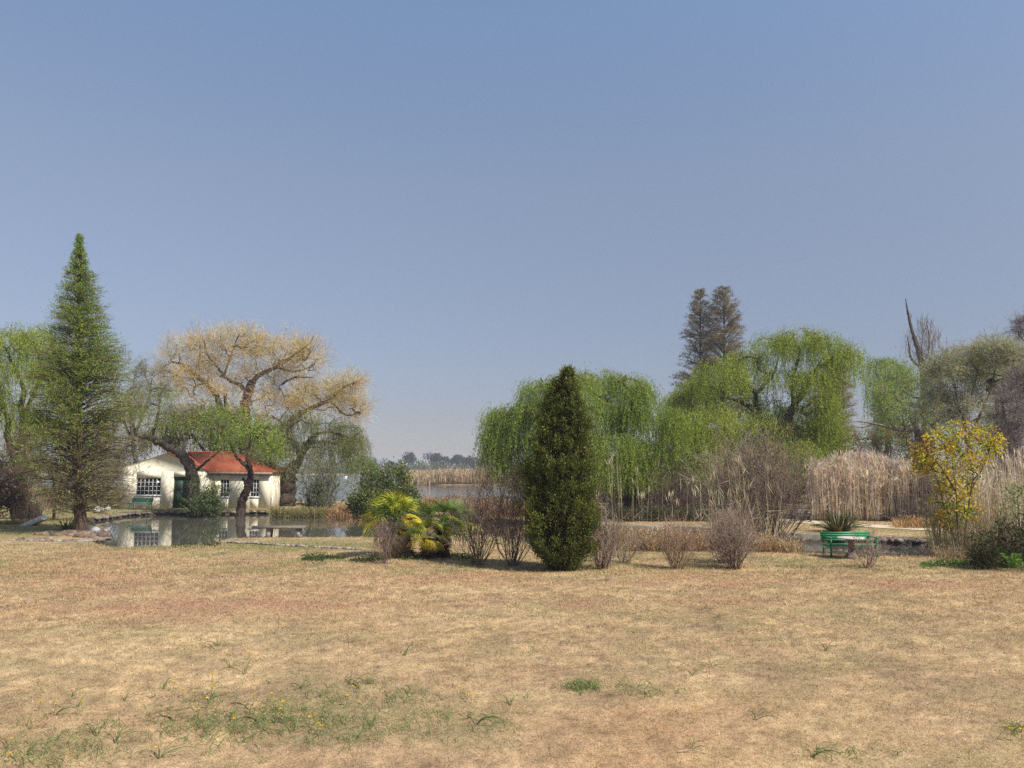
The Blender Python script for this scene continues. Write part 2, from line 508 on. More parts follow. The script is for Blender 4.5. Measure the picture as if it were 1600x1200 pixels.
def build_ground():
    ys = np.concatenate([np.arange(2.5, 20, .16), np.arange(20, 58, .14), np.geomspace(58, 2600, 150)])
    ys = np.concatenate([[-30, -12, -4, 0.5], ys])
    tx = np.concatenate([-np.geomspace(3.2, .86, 40)[:-1], np.linspace(-.86, .86, 560), np.geomspace(.86, 3.2, 40)[1:]])
    T, Yg = np.meshgrid(tx, ys)
    X = T * np.maximum(np.abs(Yg), 6.0) * 1.0
    x = X.ravel(); y = Yg.ravel()
    wd = water_dist(x, y)
    z = gz(x, y, wd)
    red, org, grn, dark = ground_masks(x, y)
    mud = (1 - sstep(0.02, 0.28, wd))
    nr, nc = X.shape
    i = np.arange(nr - 1)[:, None] * nc; j = np.arange(nc - 1)[None, :]
    q = np.stack([i + j, i + j + 1, i + nc + j + 1, i + nc + j], -1).reshape(-1, 4)
    g = Geo(); g.add(np.stack([x, y, z], 1), np.stack([red, grn, mud], 1), quads=q)
    m, nt, out = new_mat("dry_lawn")
    tc = N(nt, "ShaderNodeTexCoord")
    n1 = noise(nt, 0.35, 6, 0.6, tc.outputs["Object"])
    n2 = noise(nt, 9.0, 5, 0.7, tc.outputs["Object"])
    n3 = noise(nt, 55.0, 3, 0.7, tc.outputs["Object"])
    at3 = N(nt, "ShaderNodeAttribute", attribute_name="turf")
    c = at3.outputs["Color"]
    at = N(nt, "ShaderNodeAttribute", attribute_name="col")
    sep = N(nt, "ShaderNodeSeparateColor"); nt.links.new(at.outputs["Color"], sep.inputs[0])
    at2 = N(nt, "ShaderNodeAttribute", attribute_name="ground_mix")
    sep2 = N(nt, "ShaderNodeSeparateColor"); nt.links.new(at2.outputs["Color"], sep2.inputs[0])
    f2 = ramp(nt, n2.outputs[0], [(0.3, (.62, .6, .56)), (0.5, (1, 1, 1)), (0.72, (1.22, 1.2, 1.15))]).outputs[0]
    f3 = ramp(nt, n3.outputs[0], [(0.3, (.7, .68, .66)), (0.6, (1.12, 1.12, 1.1))]).outputs[0]
    c = mixc(nt, 1.0, c, f2, 'MULTIPLY'); c = mixc(nt, 1.0, c, f3, 'MULTIPLY')
    c = mixc(nt, sep.outputs[2], c, (.075, .058, .042))
    b = N(nt, "ShaderNodeBsdfPrincipled"); b.inputs["Roughness"].default_value = 1.0; b.inputs["Specular IOR Level"].default_value = 0.0
    nt.links.new(c, b.inputs["Base Color"])
    bp = N(nt, "ShaderNodeBump"); bp.inputs["Strength"].default_value = 0.9; bp.inputs["Distance"].default_value = 0.03
    nt.links.new(n2.outputs[0], bp.inputs["Height"]); nt.links.new(bp.outputs[0], b.inputs["Normal"])
    nt.links.new(b.outputs[0], out.inputs[0])
    o = g.build("ground", m, smooth=True)
    a2 = o.data.color_attributes.new("ground_mix", 'FLOAT_COLOR', 'POINT')
    a2.data.foreach_set("color", np.stack([org, dark, 0 * org, 1 + 0 * org], 1).astype(np.float32).ravel())
    a3 = o.data.color_attributes.new("turf", 'FLOAT_COLOR', 'POINT')
    a3.data.foreach_set("color", np.concatenate([lawn_color(x, y) * .92, np.ones((len(x), 1))], 1).astype(np.float32).ravel())
    tag(o, kind="structure")

build_ground()
wg = Geo()
wg.add([(-900, 20, WATER_Z), (900, 20, WATER_Z), (900, 470, WATER_Z), (-900, 470, WATER_Z)], (0, 0, 0), quads=[[0, 1, 2, 3]])
tag(wg.build("water", M_WATER), kind="structure")

# ------------------------------------------------------------------ kerbs and stone edging
def rocks_along(pts, n, size, rng, zoff=0.0, spread=0.15, h=0.6, col=((.30, .27, .23), (.20, .175, .15), (.38, .34, .29))):
    """irregular stones laid side by side along a line, as one wall"""
    pts = np.asarray(pts, float); g = Geo()
    seg = np.r_[0, np.cumsum(np.linalg.norm(np.diff(pts[:, :2], axis=0), axis=1))]
    ico = bmesh.new(); bmesh.ops.create_icosphere(ico, subdivisions=2, radius=1.0)
    iv = np.array([v.co[:] for v in ico.verts]); it = np.array([[v.index for v in f.verts] for f in ico.faces]); ico.free()
    for s in np.linspace(0, seg[-1], n):
        p = np.array([np.interp(s, seg, pts[:, k]) for k in range(3)])
        p[:2] += rng.normal(size=2) * spread; p[2] += zoff + rng.normal() * size * .12
        sc_ = size * rng.uniform(.6, 1.4) * np.array([rng.uniform(.8, 1.5), rng.uniform(.7, 1.2), h * rng.uniform(.7, 1.3)])
        a = rng.uniform(0, 6.28); R = np.array([[math.cos(a), -math.sin(a), 0], [math.sin(a), math.cos(a), 0], [0, 0, 1]])
        v = iv * (1 + .16 * np.sin(iv @ rng.normal(size=(3, 1)) * 3 + rng.uniform(0, 6)) + .07 * rng.normal(size=(len(iv), 1)))
        v = np.sign(v) * np.abs(v) ** .8
        g.add((v * sc_) @ R.T + p, jitter(col[rng.integers(len(col))], len(iv), rng, .06, .03), tris=it)
    return g

def kerb_strip(pts, w, h, rng, col):
    """a low cast kerb following a line: outer face, top and inner face"""
    pts = np.asarray(pts, float); m = 10
    t = np.linspace(0, len(pts) - 1, (len(pts) - 1) * m + 1)
    P = np.stack([np.interp(t, range(len(pts)), pts[:, k]) for k in range(3)], 1)
    d = np.gradient(P[:, :2], axis=0); d /= np.linalg.norm(d, axis=1)[:, None]
    nrm = np.stack([-d[:, 1], d[:, 0]], 1)
    P[:, :2] += nrm * rng.normal(size=(len(P), 1)) * .03
    rows = []
    for off, z in ((0, -.6), (0, h - .03), (.03, h), (w - .03, h), (w, h - .03), (w, -.5)):
        q = P.copy(); q[:, :2] += nrm * off; q[:, 2] += z + rng.normal(size=len(P)) * .015; rows.append(q)
    V = np.stack(rows, 1).reshape(-1, 3); n = len(P); k = 6
    i = np.arange(n - 1)[:, None] * k; j = np.arange(k - 1)[None, :]
    g = Geo(); g.add(V, jitter(col, len(V), rng, .08, .02), quads=np.stack([i + j, i + j + 1, i + k + j + 1, i + k + j], -1).reshape(-1, 4))
    return g

rk = np.random.default_rng(5)
def shore(pxs, z): return [on_plane(a, b, z) for a, b in pxs]
g = kerb_strip(shore([(840, 824), (930, 831), (1080, 835), (1230, 846), (1300, 848.5)], WATER_Z), .35, .36, rk, (.30, .275, .24))
g_o = g.build("stone_kerb", bark_mat("kerb_stone", 3.0)); tag(g_o, "long low grey stone kerb on the far side of the pond behind the bare bushes", "kerb")
M_ROCK = g_o.data.materials[0]
def wall_from(name, label, pxs, n, size, zoff, spread=.12, h=.6, cat="stone edging", z=WATER_Z, **kw):
    o = rocks_along(shore(pxs, z), n, size, rk, zoff, spread, h, **kw).build(name, M_ROCK)
    tag(o, label, cat)
wall_from("stone_edging", "rough dark stone edging across the water behind the green bench", [(1300, 848), (1380, 851), (1480, 855), (1640, 860)], 760, .10, .22, .14, .7, col=((.26, .22, .18), (.19, .165, .14), (.34, .3, .25)))
wall_from("stone_edging", "mossy stone edging of the pond bank below the white cottage", [(150, 814), (200, 806.5), (250, 804.5), (330, 804), (430, 803)], 210, .13, .16, .16, col=((.24, .21, .17), (.17, .15, .12), (.3, .26, .21)))
wall_from("stone_edging", "low stone edging along the near side of the grass spit", [(345, 847), (400, 850), (460, 854), (520, 857), (565, 860)], 110, .07, .03, .04, z=-.13, h=.55, col=((.36, .33, .28), (.42, .38, .32), (.26, .23, .2)))
def ring(px0, px1, py, n):
    return [on_plane(a, b, -.2) for a, b in zip(np.linspace(px0, px1, n), py)]
islet = ring(22, 158, [846, 846, 847, 848, 848, 847, 843], 7)
o = rocks_along(islet, 110, .11, rk, .05, .17, .6, col=((.33, .29, .24), (.26, .21, .17), (.40, .36, .31), (.30, .2, .15))).build("rock_bank", M_ROCK)
tag(o, "pile of pale rocks and roots edging the mound under the tall conifer", "rocks")
o = rocks_along(ring(70, 155, [838, 837, 837, 838, 840], 5), 70, .2, rk, .06, .2, .5, col=((.25, .18, .13), (.19, .14, .105), (.29, .22, .16))).build("root_mound", M_ROCK)
tag(o, "brown earth and root mound at the foot of the tall conifer", "mound")

# sandy footpath along the far bank
pth = Geo()
pa = [place(a, b) for a, b in ((1180, 806), (1250, 813), (1330, 818), (1400, 822), (1480, 826), (1560, 830))]
pb = [place(a, b) for a, b in ((1180, 810), (1250, 818), (1330, 823), (1400, 827), (1480, 831), (1560, 835))]
rows = []
for a, b in zip(pa, pb):
    for t in np.linspace(0, 1, 8):
        p = a * (1 - t) + b * t; rows.append([p[0], p[1], gz1(p[0], p[1]) + .02])
i = np.arange(5)[:, None] * 8; j = np.arange(7)[None, :]
pth.add(rows, (.5, .42, .3), quads=np.stack([i + j, i + j + 1, i + 9 + j, i + 8 + j], -1).reshape(-1, 4))
tag(pth.build("path", surf_mat("path_sand", (.50, .41, .27), (.6, .5, .34), 2.0, .95, .3, .1)), kind="structure")

# ------------------------------------------------------------------ lawn grass
def lawn_blades():
    rng = np.random.default_rng(11)
    n = 680000
    d = np.exp(rng.uniform(math.log(6.4), math.log(30), n))
    x = rng.uniform(-1, 1, n); x = np.sign(x) * (np.abs(x) * .98 + .22 * np.maximum(np.abs(x) - .8, 0) / .2 * rng.random(n)) * d
    # gather blades into small tufts
    k = rng.random(n) < .55
    s = .05 + .05 * rng.random(n)
    x = np.where(k, np.round(x / s) * s + rng.normal(size=n) * .012, x)
    y = np.where(k, np.round(d / s) * s + rng.normal(size=n) * .012, d)
    wd = water_dist(x, y); ok = wd > .1; x, y = x[ok], y[ok]; n = len(x)
    red, org, grn, dark = ground_masks(x, y)
    c = lawn_color(x, y) * pick([((1.12, 1.12, 1.12), 3), ((.92, .92, .9), 3), ((1.32, 1.36, 1.36), 1.3), ((.6, .58, .56), 1.2)], n, rng)
    m = rng.random(n)
    gsel = m < grn * .5
    c = np.where(gsel[:, None], pick([((.17, .20, .065), 1), ((.22, .22, .09), 1), ((.13, .17, .06), .7)], n, rng), c)
    c = jitter(c, n, rng, .14, .05)
    flat = rng.random(n) < .16
    c = np.where(flat[:, None], c * rng.uniform(.75, 1.35, (n, 1)), c)
    z = gz(x, y, wd[ok])
    L = np.where(flat, 1.9, 1.0) * rng.uniform(.022, .055, n) * (1 + .5 * fbm(x, y, .6, 2)) * np.clip(y / 12, .85, 1.7)
    wdt = rng.uniform(.004, .009, n) * np.clip(y / 9, .8, 2.2)
    a = rng.uniform(0, 2 * math.pi, n); el = np.where(flat, rng.uniform(.03, .16, n), rng.uniform(.12, .95, n))
    D = np.stack([np.cos(a) * np.cos(el), np.sin(a) * np.cos(el), np.sin(el)], 1)
    b = a + math.pi / 2 + rng.normal(size=n) * .5
    S = np.stack([np.cos(b), np.sin(b), rng.normal(size=n) * .3], 1)
    P = np.stack([x, y, z - .004], 1)
    v = np.stack([P - S * wdt[:, None] / 2, P + S * wdt[:, None] / 2, P + D * L[:, None]], 1).reshape(-1, 3)
    g = Geo(); g.add(v, np.repeat(c, 3, axis=0), tris=np.arange(3 * n).reshape(-1, 3))
    tag(g.build("dry_grass", M_DRY), "short dry straw coloured grass covering the lawn", "grass", kind="stuff")
lawn_blades()

def arch_blade(g, base, az, L, h, w, col, rng, n=6):
    """one grass leaf that rises and bends over"""
    t = np.linspace(0, 1, n)
    out = L * t; up = h * np.sin(np.pi * np.clip(t * .93, 0, 1)) ** .8 * 1.0
    ctr = base + np.stack([np.cos(az) * out, np.sin(az) * out, up], 1)
    sd = np.array([-math.sin(az) * .6, math.cos(az) * .6, 0.75])
    ww = w * (1 - t ** 2 * .9)
    v = np.concatenate([ctr - sd * ww[:, None] / 2, ctr + sd * ww[:, None] / 2])
    q = [[k, k + 1, n + k + 1, n + k] for k in range(n - 1)]
    g.add(v, jitter(col, len(v), rng, .05, .03), quads=q)

# loose green weeds, too many and too thin to count
def weeds():
    rng = np.random.default_rng(23); g = Geo()
    spots = [(430, 1125, 180, 46, 190), (330, 1130, 90, 30, 80), (450, 1120, 60, 18, 50), (520, 1140, 60, 18, 40), (100, 1165, 110, 34, 60), (590, 1090, 90, 20, 60), (910, 1076, 28, 6, 70), (1000, 1080, 60, 10, 30),
             (60, 1185, 50, 15, 30), (1590, 1145, 20, 8, 16), (1200, 1010, 200, 30, 40), (700, 1130, 100, 30, 60), (1320, 1180, 60, 12, 18)]
    for px, py, sx, sy, n in spots:
        for k in range(n):
            a, b = px + rng.normal() * sx * .6, py + rng.normal() * sy * .6
            if b > 1240 or b < 940: continue
            p = on_plane(a, b, 0); p[2] = gz1(p[0], p[1])
            for _ in range(rng.integers(2, 6)):
                q = p + np.r_[rng.normal(size=2) * .04, 0]
                arch_blade(g, q, rng.uniform(0, 6.28), rng.uniform(.05, .20), rng.uniform(.03, .11), rng.uniform(.005, .009),
                           [(.16, .21, .075), (.20, .26, .10), (.13, .18, .07), (.25, .28, .13)][rng.integers(4)], rng, 5)
    tag(g.build("green_weeds", M_LEAF), "thin green weeds scattered through the dry lawn", "grass", kind="stuff")
weeds()

def bank_grass():
    rng = np.random.default_rng(29); g = Geo(); n = 115000
    y = rng.uniform(21, 58, n) ** 1.0; x = rng.uniform(-.95, .95, n) * y
    wd = water_dist(x, y); ok = wd > .12
    x, y, wd = x[ok], y[ok], wd[ok]; n = len(x)
    red, org, grn, dark = ground_masks(x, y)
    c = lawn_color(x, y) * rng.uniform(.7, 1.3, (n, 1))
    c = np.where((rng.random(n) < grn * .8)[:, None], pick([((.16, .21, .06), 1), ((.22, .24, .08), 1), ((.12, .16, .05), .6)], n, rng), c)
    L = rng.uniform(.03, .08, n) * (1 + 1.6 * np.exp(-wd / .35)); a = rng.uniform(0, 6.28, n); el = rng.uniform(.5, 1.4, n)
    D = np.stack([np.cos(a) * np.cos(el), np.sin(a) * np.cos(el), np.sin(el)], 1)
    g.leaves(np.stack([x, y, gz(x, y, wd) - .01], 1), D, L, .011 + .0004 * y, jitter(c, n, rng, .15, .06), rng, .3)
    tag(g.build("bank_grass", M_DRY), "half green half dry grass on the pond banks", "grass", kind="stuff")
bank_grass()

# arching tufts and yellow flowers one can count
def tuft_mesh(seed, nb, big):
    rng = np.random.default_rng(seed); g = Geo()
    for k in range(nb):
        arch_blade(g, np.r_[rng.normal(size=2) * .012, 0], rng.uniform(0, 6.28), rng.uniform(.16, .40) * big, rng.uniform(.07, .15) * big, rng.uniform(.007, .012),
                   [(.12, .18, .065), (.16, .22, .085), (.10, .15, .06)][rng.integers(3)], rng, 9)
    return g.mesh("grass_tuft", M_LEAF)
TUFTS = [tuft_mesh(40 + k, 5 + k, 1.0 + .05 * k) for k in range(5)]
rt = np.random.default_rng(31)
tpos = [(60, 1068), (112, 1085), (122, 1100), (85, 1112), (145, 1140), (150, 1148), (88, 1152), (195, 1092), (255, 1072), (325, 1095), (310, 1110), (308, 1138), (382, 1048), (388, 1102),
        (470, 1070), (505, 1082), (512, 1072), (548, 1066), (560, 1072), (575, 1065), (632, 1095), (690, 1092), (730, 1120), (742, 1128), (796, 1098), (580, 1130), (560, 1150), (448, 1130),
        (405, 1128), (250, 1180), (10, 1170), (40, 1178), (180, 1158), (270, 1122), (340, 1005), (330, 1008), (360, 1040), (545, 1000), (632, 1020), (1082, 1052), (1110, 1040), (985, 1082), (1180, 1120), (1268, 1180), (1290, 1012), (1080, 1165)]
for k, (a, b) in enumerate(tpos):
    p = place(a, b + 6)
    o = bpy.data.objects.new("grass_tuft", TUFTS[k % 5]); COL.objects.link(o)
    o.location = tuple(p); o.rotation_euler = (0, 0, rt.uniform(0, 6.28)); s = rt.uniform(.6, 1.0); o.scale = (s, s, s)
    tag(o, "tuft of arching green grass leaves in the dry lawn", "grass tuft", "arching green grass tufts in the lawn")

def flower_mesh(seed):
    rng = np.random.default_rng(seed); g = Geo()
    h = .1
    g.tube([(0, 0, 0), (.006, .002, h * .5), (.01, .0, h)], [.0025, .002, .002], (.16, .22, .07), 4)
    for k in range(16):
        a = k * 2.399; el = .15 + .5 * (k / 16)
        g.leaves(np.array([[.01, 0, h]]), np.array([[math.cos(a), math.sin(a), el]]), .02, .010, (.80, .55, .02), rng, .6)
    return g.mesh("yellow_flower", M_LEAF)
FL = [flower_mesh(60 + k) for k in range(3)]
fpos = [(6, 1030), (128, 1108), (60, 1107), (84, 1110), (18, 1162), (12, 1190), (270, 1073), (280, 1085), (284, 1086), (331, 1074), (331, 1081), (330, 1060), (322, 1100), (308, 1117), (366, 1127), (364, 1130), (425, 1094),
        (443, 1103), (395, 1096), (405, 1115), (436, 1120), (484, 1131), (492, 1126), (536, 1090), (541, 1096), (553, 1082), (561, 1100), (523, 1105), (500, 1145), (496, 1143), (720, 1080), (729, 1091), (735, 1087), (737, 1093), (622, 1000),
        (390, 1026), (838, 955), (834, 1004), (1090, 1118), (1580, 1155), (1596, 1153), (1515, 1184), (245, 1180), (272, 1000), (110, 1190)]
for k, (a, b) in enumerate(fpos):
    p = place(a, b + 9)
    o = bpy.data.objects.new("yellow_flower", FL[k % 3]); COL.objects.link(o)
    o.location = tuple(p); o.rotation_euler = (0, 0, rt.uniform(0, 6.28)); s = rt.uniform(.8, 1.25); o.scale = (s, s, s)
    tag(o, "small yellow wildflower on a thin stalk in the dry lawn", "flower", "yellow wildflowers in the lawn")

# ------------------------------------------------------------------ plant builders
def spline(pts, m=8):
    pts = np.asarray(pts, float)
    if len(pts) < 3:
        t = np.linspace(0, 1, m + 1)[:, None]; return pts[0] * (1 - t) + pts[-1] * t
    p = np.vstack([2 * pts[0] - pts[1], pts, 2 * pts[-1] - pts[-2]]); out = []
    for i in range(1, len(p) - 2):
        for t in np.arange(m) / m:
            a, b, c, d = p[i - 1], p[i], p[i + 1], p[i + 2]
            out.append(.5 * (2 * b + (c - a) * t + (2 * a - 5 * b + 4 * c - d) * t * t + (3 * b - a - 3 * c + d) * t ** 3))
    out.append(pts[-1]); return np.array(out)

def grow(P0, targets, rng, seg=.5, wig=.10, up=.35):
    """join every target point to the nearest wood already there; returns nodes, parents"""
    P = [np.asarray(p) for p in P0]; par = [-1] * len(P)
    base = np.array(P)
    order = np.argsort([np.min(np.linalg.norm(base - t, axis=1)) for t in targets])
    arr = np.zeros((len(P) + len(targets) * 24 + 10, 3)); n = len(P); arr[:n] = base
    tips = []
    for ti in order:
        t = targets[ti]; d = arr[:n] - t
        cost = np.linalg.norm(d, axis=1) + up * np.maximum(0, d[:, 2] + .1 * np.hypot(d[:, 0], d[:, 1]))
        i = int(np.argmin(cost)); a = arr[i].copy(); L = np.linalg.norm(t - a)
        k = int(min(max(1, round(L / seg)), 20)); last = i
        perp = rng.normal(size=3) * wig * L; bend = np.array([0, 0, .10 * L])
        for s in range(1, k + 1):
            f = s / k
            p = a + (t - a) * f + (perp + bend) * math.sin(math.pi * f) * .6 + rng.normal(size=3) * wig * seg * .35
            if s == k: p = t
            arr[n] = p; par.append(last); last = n; n += 1
        tips.append(last)
    return arr[:n], np.array(par), np.array(tips)

def pipe(par, tips, n0):
    cnt = np.zeros(len(par)); cnt[tips] += 1
    for i in range(len(par) - 1, n0 - 1, -1):
        if par[i] >= 0: cnt[par[i]] += cnt[i]
    return cnt

DOWN = np.array([0, 0, -1.0])

def strands(g, S, O, L, rng, palette, leaf=(.16, .04), per_m=11, stem=True, stemcol=(.20, .19, .07)):
    """hanging willow strands: S starts, O outward directions, L lengths"""
    n = len(S)
    rr = rng.uniform(.2, .95, n); lift = rng.uniform(.0, .3, n); sway = rng.normal(size=(n, 3)) * np.array([.10, .10, 0])
    def pos(i, t):
        q = 1 - np.exp(-4 * t)
        return S[i] + O[i] * (rr[i] * q)[:, None] + np.array([0, 0, 1.0]) * (lift[i] * np.sin(np.clip(t * 5, 0, 1) * math.pi))[:, None] + DOWN * (L[i] * t)[:, None] + sway[i] * (t * t * L[i])[:, None]
    basec = pick(palette, n, rng)
    m = np.maximum(3, (L * per_m).astype(int))
    i = np.repeat(np.arange(n), m); t = rng.random(len(i)) ** .9
    p = pos(i, t)
    D = DOWN[None] * rng.uniform(.35, 1.1, (len(i), 1)) + rng.normal(size=(len(i), 3)) * .42
    g.leaves(p, D, leaf[0] * rng.uniform(.6, 1.3, len(i)), leaf[1] * rng.uniform(.7, 1.2, len(i)), jitter(basec[i], len(i), rng, .16, .06), rng)
    if stem:
        k = 6
        for s in range(k):
            t0 = np.full(n, s / k); t1 = np.full(n, (s + 1) / k); ii = np.arange(n)
            a = pos(ii, t0); b = pos(ii, t1)
            g.leaves(a, b - a, np.linalg.norm(b - a, axis=1) * 1.05, .016, jitter(stemcol, n, rng), rng)

def shell(c, r, n, rng, inner=.55, upper=False):
    d = rng.normal(size=(n, 3)); d /= np.linalg.norm(d, axis=1)[:, None]
    if upper: d[:, 2] = np.abs(d[:, 2]) * 1.0 - .25 * rng.random(n)
    return c + d * r * rng.uniform(inner, 1.0, (n, 1))

def make_tree(name, label, Y, limbs, masses, seed, cat="tree", group=None, wood=(.10, .075, .055), tip_r=.012, per_mass=26, seg=.55, wig=.12, up=.35, depth=.85,
              spread=.45, willow=None, twigs=None, leafy=None, mat=None, base_px=None, flare=1.3, kgap=.45, wood_mat=None):
    rng = np.random.default_rng(seed)
    s = Y / F_PX
    L0 = limbs[0][0][0]
    base = place(L0[0], L0[1], Y) if base_px is None else base_px
    root = empty(name, base, label, cat, group)
    wg_ = Geo(); nodes = []
    for li, (pts, r0, r1) in enumerate(limbs):
        pw = [W(p[0], p[1], Y + (p[2] if len(p) > 2 else rng.normal() * .25 * (k > 0))) for k, p in enumerate(pts)]
        if li == 0: pw[0] = base + np.array([0, 0, -.15])
        c = spline(pw, 7)
        c[1:-1] += rng.normal(size=(len(c) - 2, 3)) * .35 * r1
        rad = np.linspace(1, 0, len(c)) ** .8 * (r0 - r1) + r1
        if li == 0: rad[:4] *= np.array([flare, 1 + (flare - 1) * .5, 1 + (flare - 1) * .2, 1.0])[:min(4, len(rad))]
        wg_.tube(c, rad, jitter(wood, 1, rng, .05, .03)[0], 9 if r0 > .12 else 6, .07, rng)
        nodes += list(c[2 if li else max(2, len(c) // 3):])
    T = []; own = []
    xs = [m[0] for m in masses]; wdt = (max(xs) - min(xs) + 60) * s
    cen = []
    for mi, m in enumerate(masses):
        dy = m[4] if len(m) > 4 else rng.uniform(-.5, .5) * min(wdt, 9) * spread
        c = W(m[0], m[1], Y + dy); k = (Y + dy) / F_PX
        r = np.array([m[2] * k, max(m[2], m[3]) * k * depth, m[3] * k])
        n = max(5, int(per_mass * (m[5] if len(m) > 5 else 1.0)))
        t = shell(c, r, n, rng, kgap, upper=willow is not None)
        T += list(t); own += [mi] * n; cen.append(c)
    T = np.array(T); own = np.array(own); cen = np.array(cen)
    P, par, tips = grow(nodes, T, rng, seg, wig, up)
    n0 = len(nodes); cnt = pipe(par, tips, n0)
    r = tip_r * np.maximum(cnt, 1) ** .5
    e = np.arange(n0, len(P)); pr = par[e]
    r_par = np.where(pr < n0, np.minimum(r[e] * 1.15, .5), r[pr]); r_par = np.minimum(r_par, r[e] * 1.6)
    thick = r[e] > .035
    wc = jitter(wood, len(e), rng, .1, .04)
    wg_.segs(P[pr][thick], P[e][thick], r_par[thick], r[e][thick], wc[thick], 6)
    wg_.segs(P[pr][~thick], P[e][~thick], r_par[~thick], r[e][~thick], wc[~thick], 3)
    wg_.build("trunk", wood_mat or M_BARK, root, base)
    cg = Geo()
    ctr = cen.mean(0)
    if willow:
        w = dict(ns=16, L=(1.2, 3.6), palette=None, leaf=(.16, .04), per_m=10, sig=.24, zmin=.3); w.update(willow)
        i = np.repeat(np.arange(len(T)), w["ns"])
        S = T[i] + rng.normal(size=(len(i), 3)) * np.array([1, 1, .6]) * w["sig"]
        O = T[i] - cen[own[i]]; O[:, 2] = 0; O += rng.normal(size=O.shape) * .35 * np.array([1, 1, 0]); O /= np.linalg.norm(O, axis=1)[:, None] + 1e-6
        tl = rng.uniform(.3, 1.0, len(T)) ** .8; L = (w["L"][0] + (w["L"][1] - w["L"][0]) * rng.random(len(i)) ** 1.3) * tl[i]
        L = np.minimum(L, np.maximum(.3, S[:, 2] - w["zmin"] - rng.uniform(0, .7, len(i))))
        strands(cg, S, O, L, rng, w["palette"], w["leaf"], w["per_m"])
    if twigs:
        w = dict(n=14, L=(.35, .9), w=.018, palette=None, up=.35, sig=.12, sub=3, out=.8, subL=.55); w.update(twigs)
        i = np.repeat(np.arange(len(T)), w["n"])
        S = T[i] + rng.normal(size=(len(i), 3)) * w["sig"]
        O = T[i] - cen[own[i]]; O /= np.linalg.norm(O, axis=1)[:, None] + 1e-6
        D = O * w["out"] + rng.normal(size=O.shape) * .55 + np.array([0, 0, w["up"]])
        D /= np.linalg.norm(D, axis=1)[:, None]
        L = rng.uniform(*w["L"], len(i)); bc = pick(w["palette"], len(T), rng)
        cg.leaves(S, D, L, w["w"], jitter(bc[i], len(i), rng, .15, .05), rng, .35)
        j = np.repeat(np.arange(len(i)), w["sub"]); f = rng.uniform(.15, .9, len(j))
        D2 = D[j] + rng.normal(size=(len(j), 3)) * .65 + np.array([0, 0, w["up"] * .4])
        cg.leaves(S[j] + D[j] * (L[j] * f)[:, None], D2, L[j] * w["subL"] * rng.uniform(.5, 1.1, len(j)), w["w"] * .75, jitter(bc[i[j]], len(j), rng, .18, .06), rng, .35)
    if leafy:
        w = dict(n=40, sig=.3, leaf=(.14, .06), palette=None, up=.2, frac=1.0); w.update(leafy)
        keep = rng.random(len(T)) < w["frac"]; TT = T[keep]; oo = own[keep]
        bc = w["palette"](TT, base, rng) if callable(w["palette"]) else pick(w["palette"], len(TT), rng)
        i = np.repeat(np.arange(len(TT)), w["n"])
        off = rng.normal(size=(len(i), 3)) * w["sig"]
        O = TT[i] - cen[oo[i]]; O /= np.linalg.norm(O, axis=1)[:, None] + 1e-6
        D = O * .6 + off / (w["sig"] * 2) + rng.normal(size=O.shape) * .5 + np.array([0, 0, w["up"]])
        cg.leaves(TT[i] + off, D, w["leaf"][0] * rng.uniform(.6, 1.3, len(i)), w["leaf"][1] * rng.uniform(.7, 1.2, len(i)), jitter(bc[i], len(i), rng, .2, .08), rng)
    cg.build("crown", mat or M_LEAF, root, base)
    return root

G_WIL = [((.30, .38, .045), 4), ((.37, .44, .06), 3), ((.20, .275, .035), 2), ((.43, .48, .10), 1)]
G_MID = [((.235, .33, .045), 4), ((.29, .38, .06), 3), ((.16, .235, .035), 2), ((.36, .42, .09), 1)]
G_OLV = [((.20, .21, .06), 3), ((.25, .25, .085), 2), ((.16, .18, .055), 2), ((.29, .27, .11), 1)]
G_DRY = [((.25, .22, .10), 3), ((.30, .25, .12), 2), ((.18, .2, .08), 2)]
GOLD = [((.52, .37, .15), 4), ((.58, .43, .18), 3), ((.42, .31, .14), 3), ((.44, .39, .14), 2)]
GREY = [((.25, .22, .19), 3), ((.31, .27, .23), 2), ((.19, .165, .15), 2)]
BRN = [((.24, .17, .12), 3), ((.30, .22, .15), 2), ((.18, .13, .10), 2)]

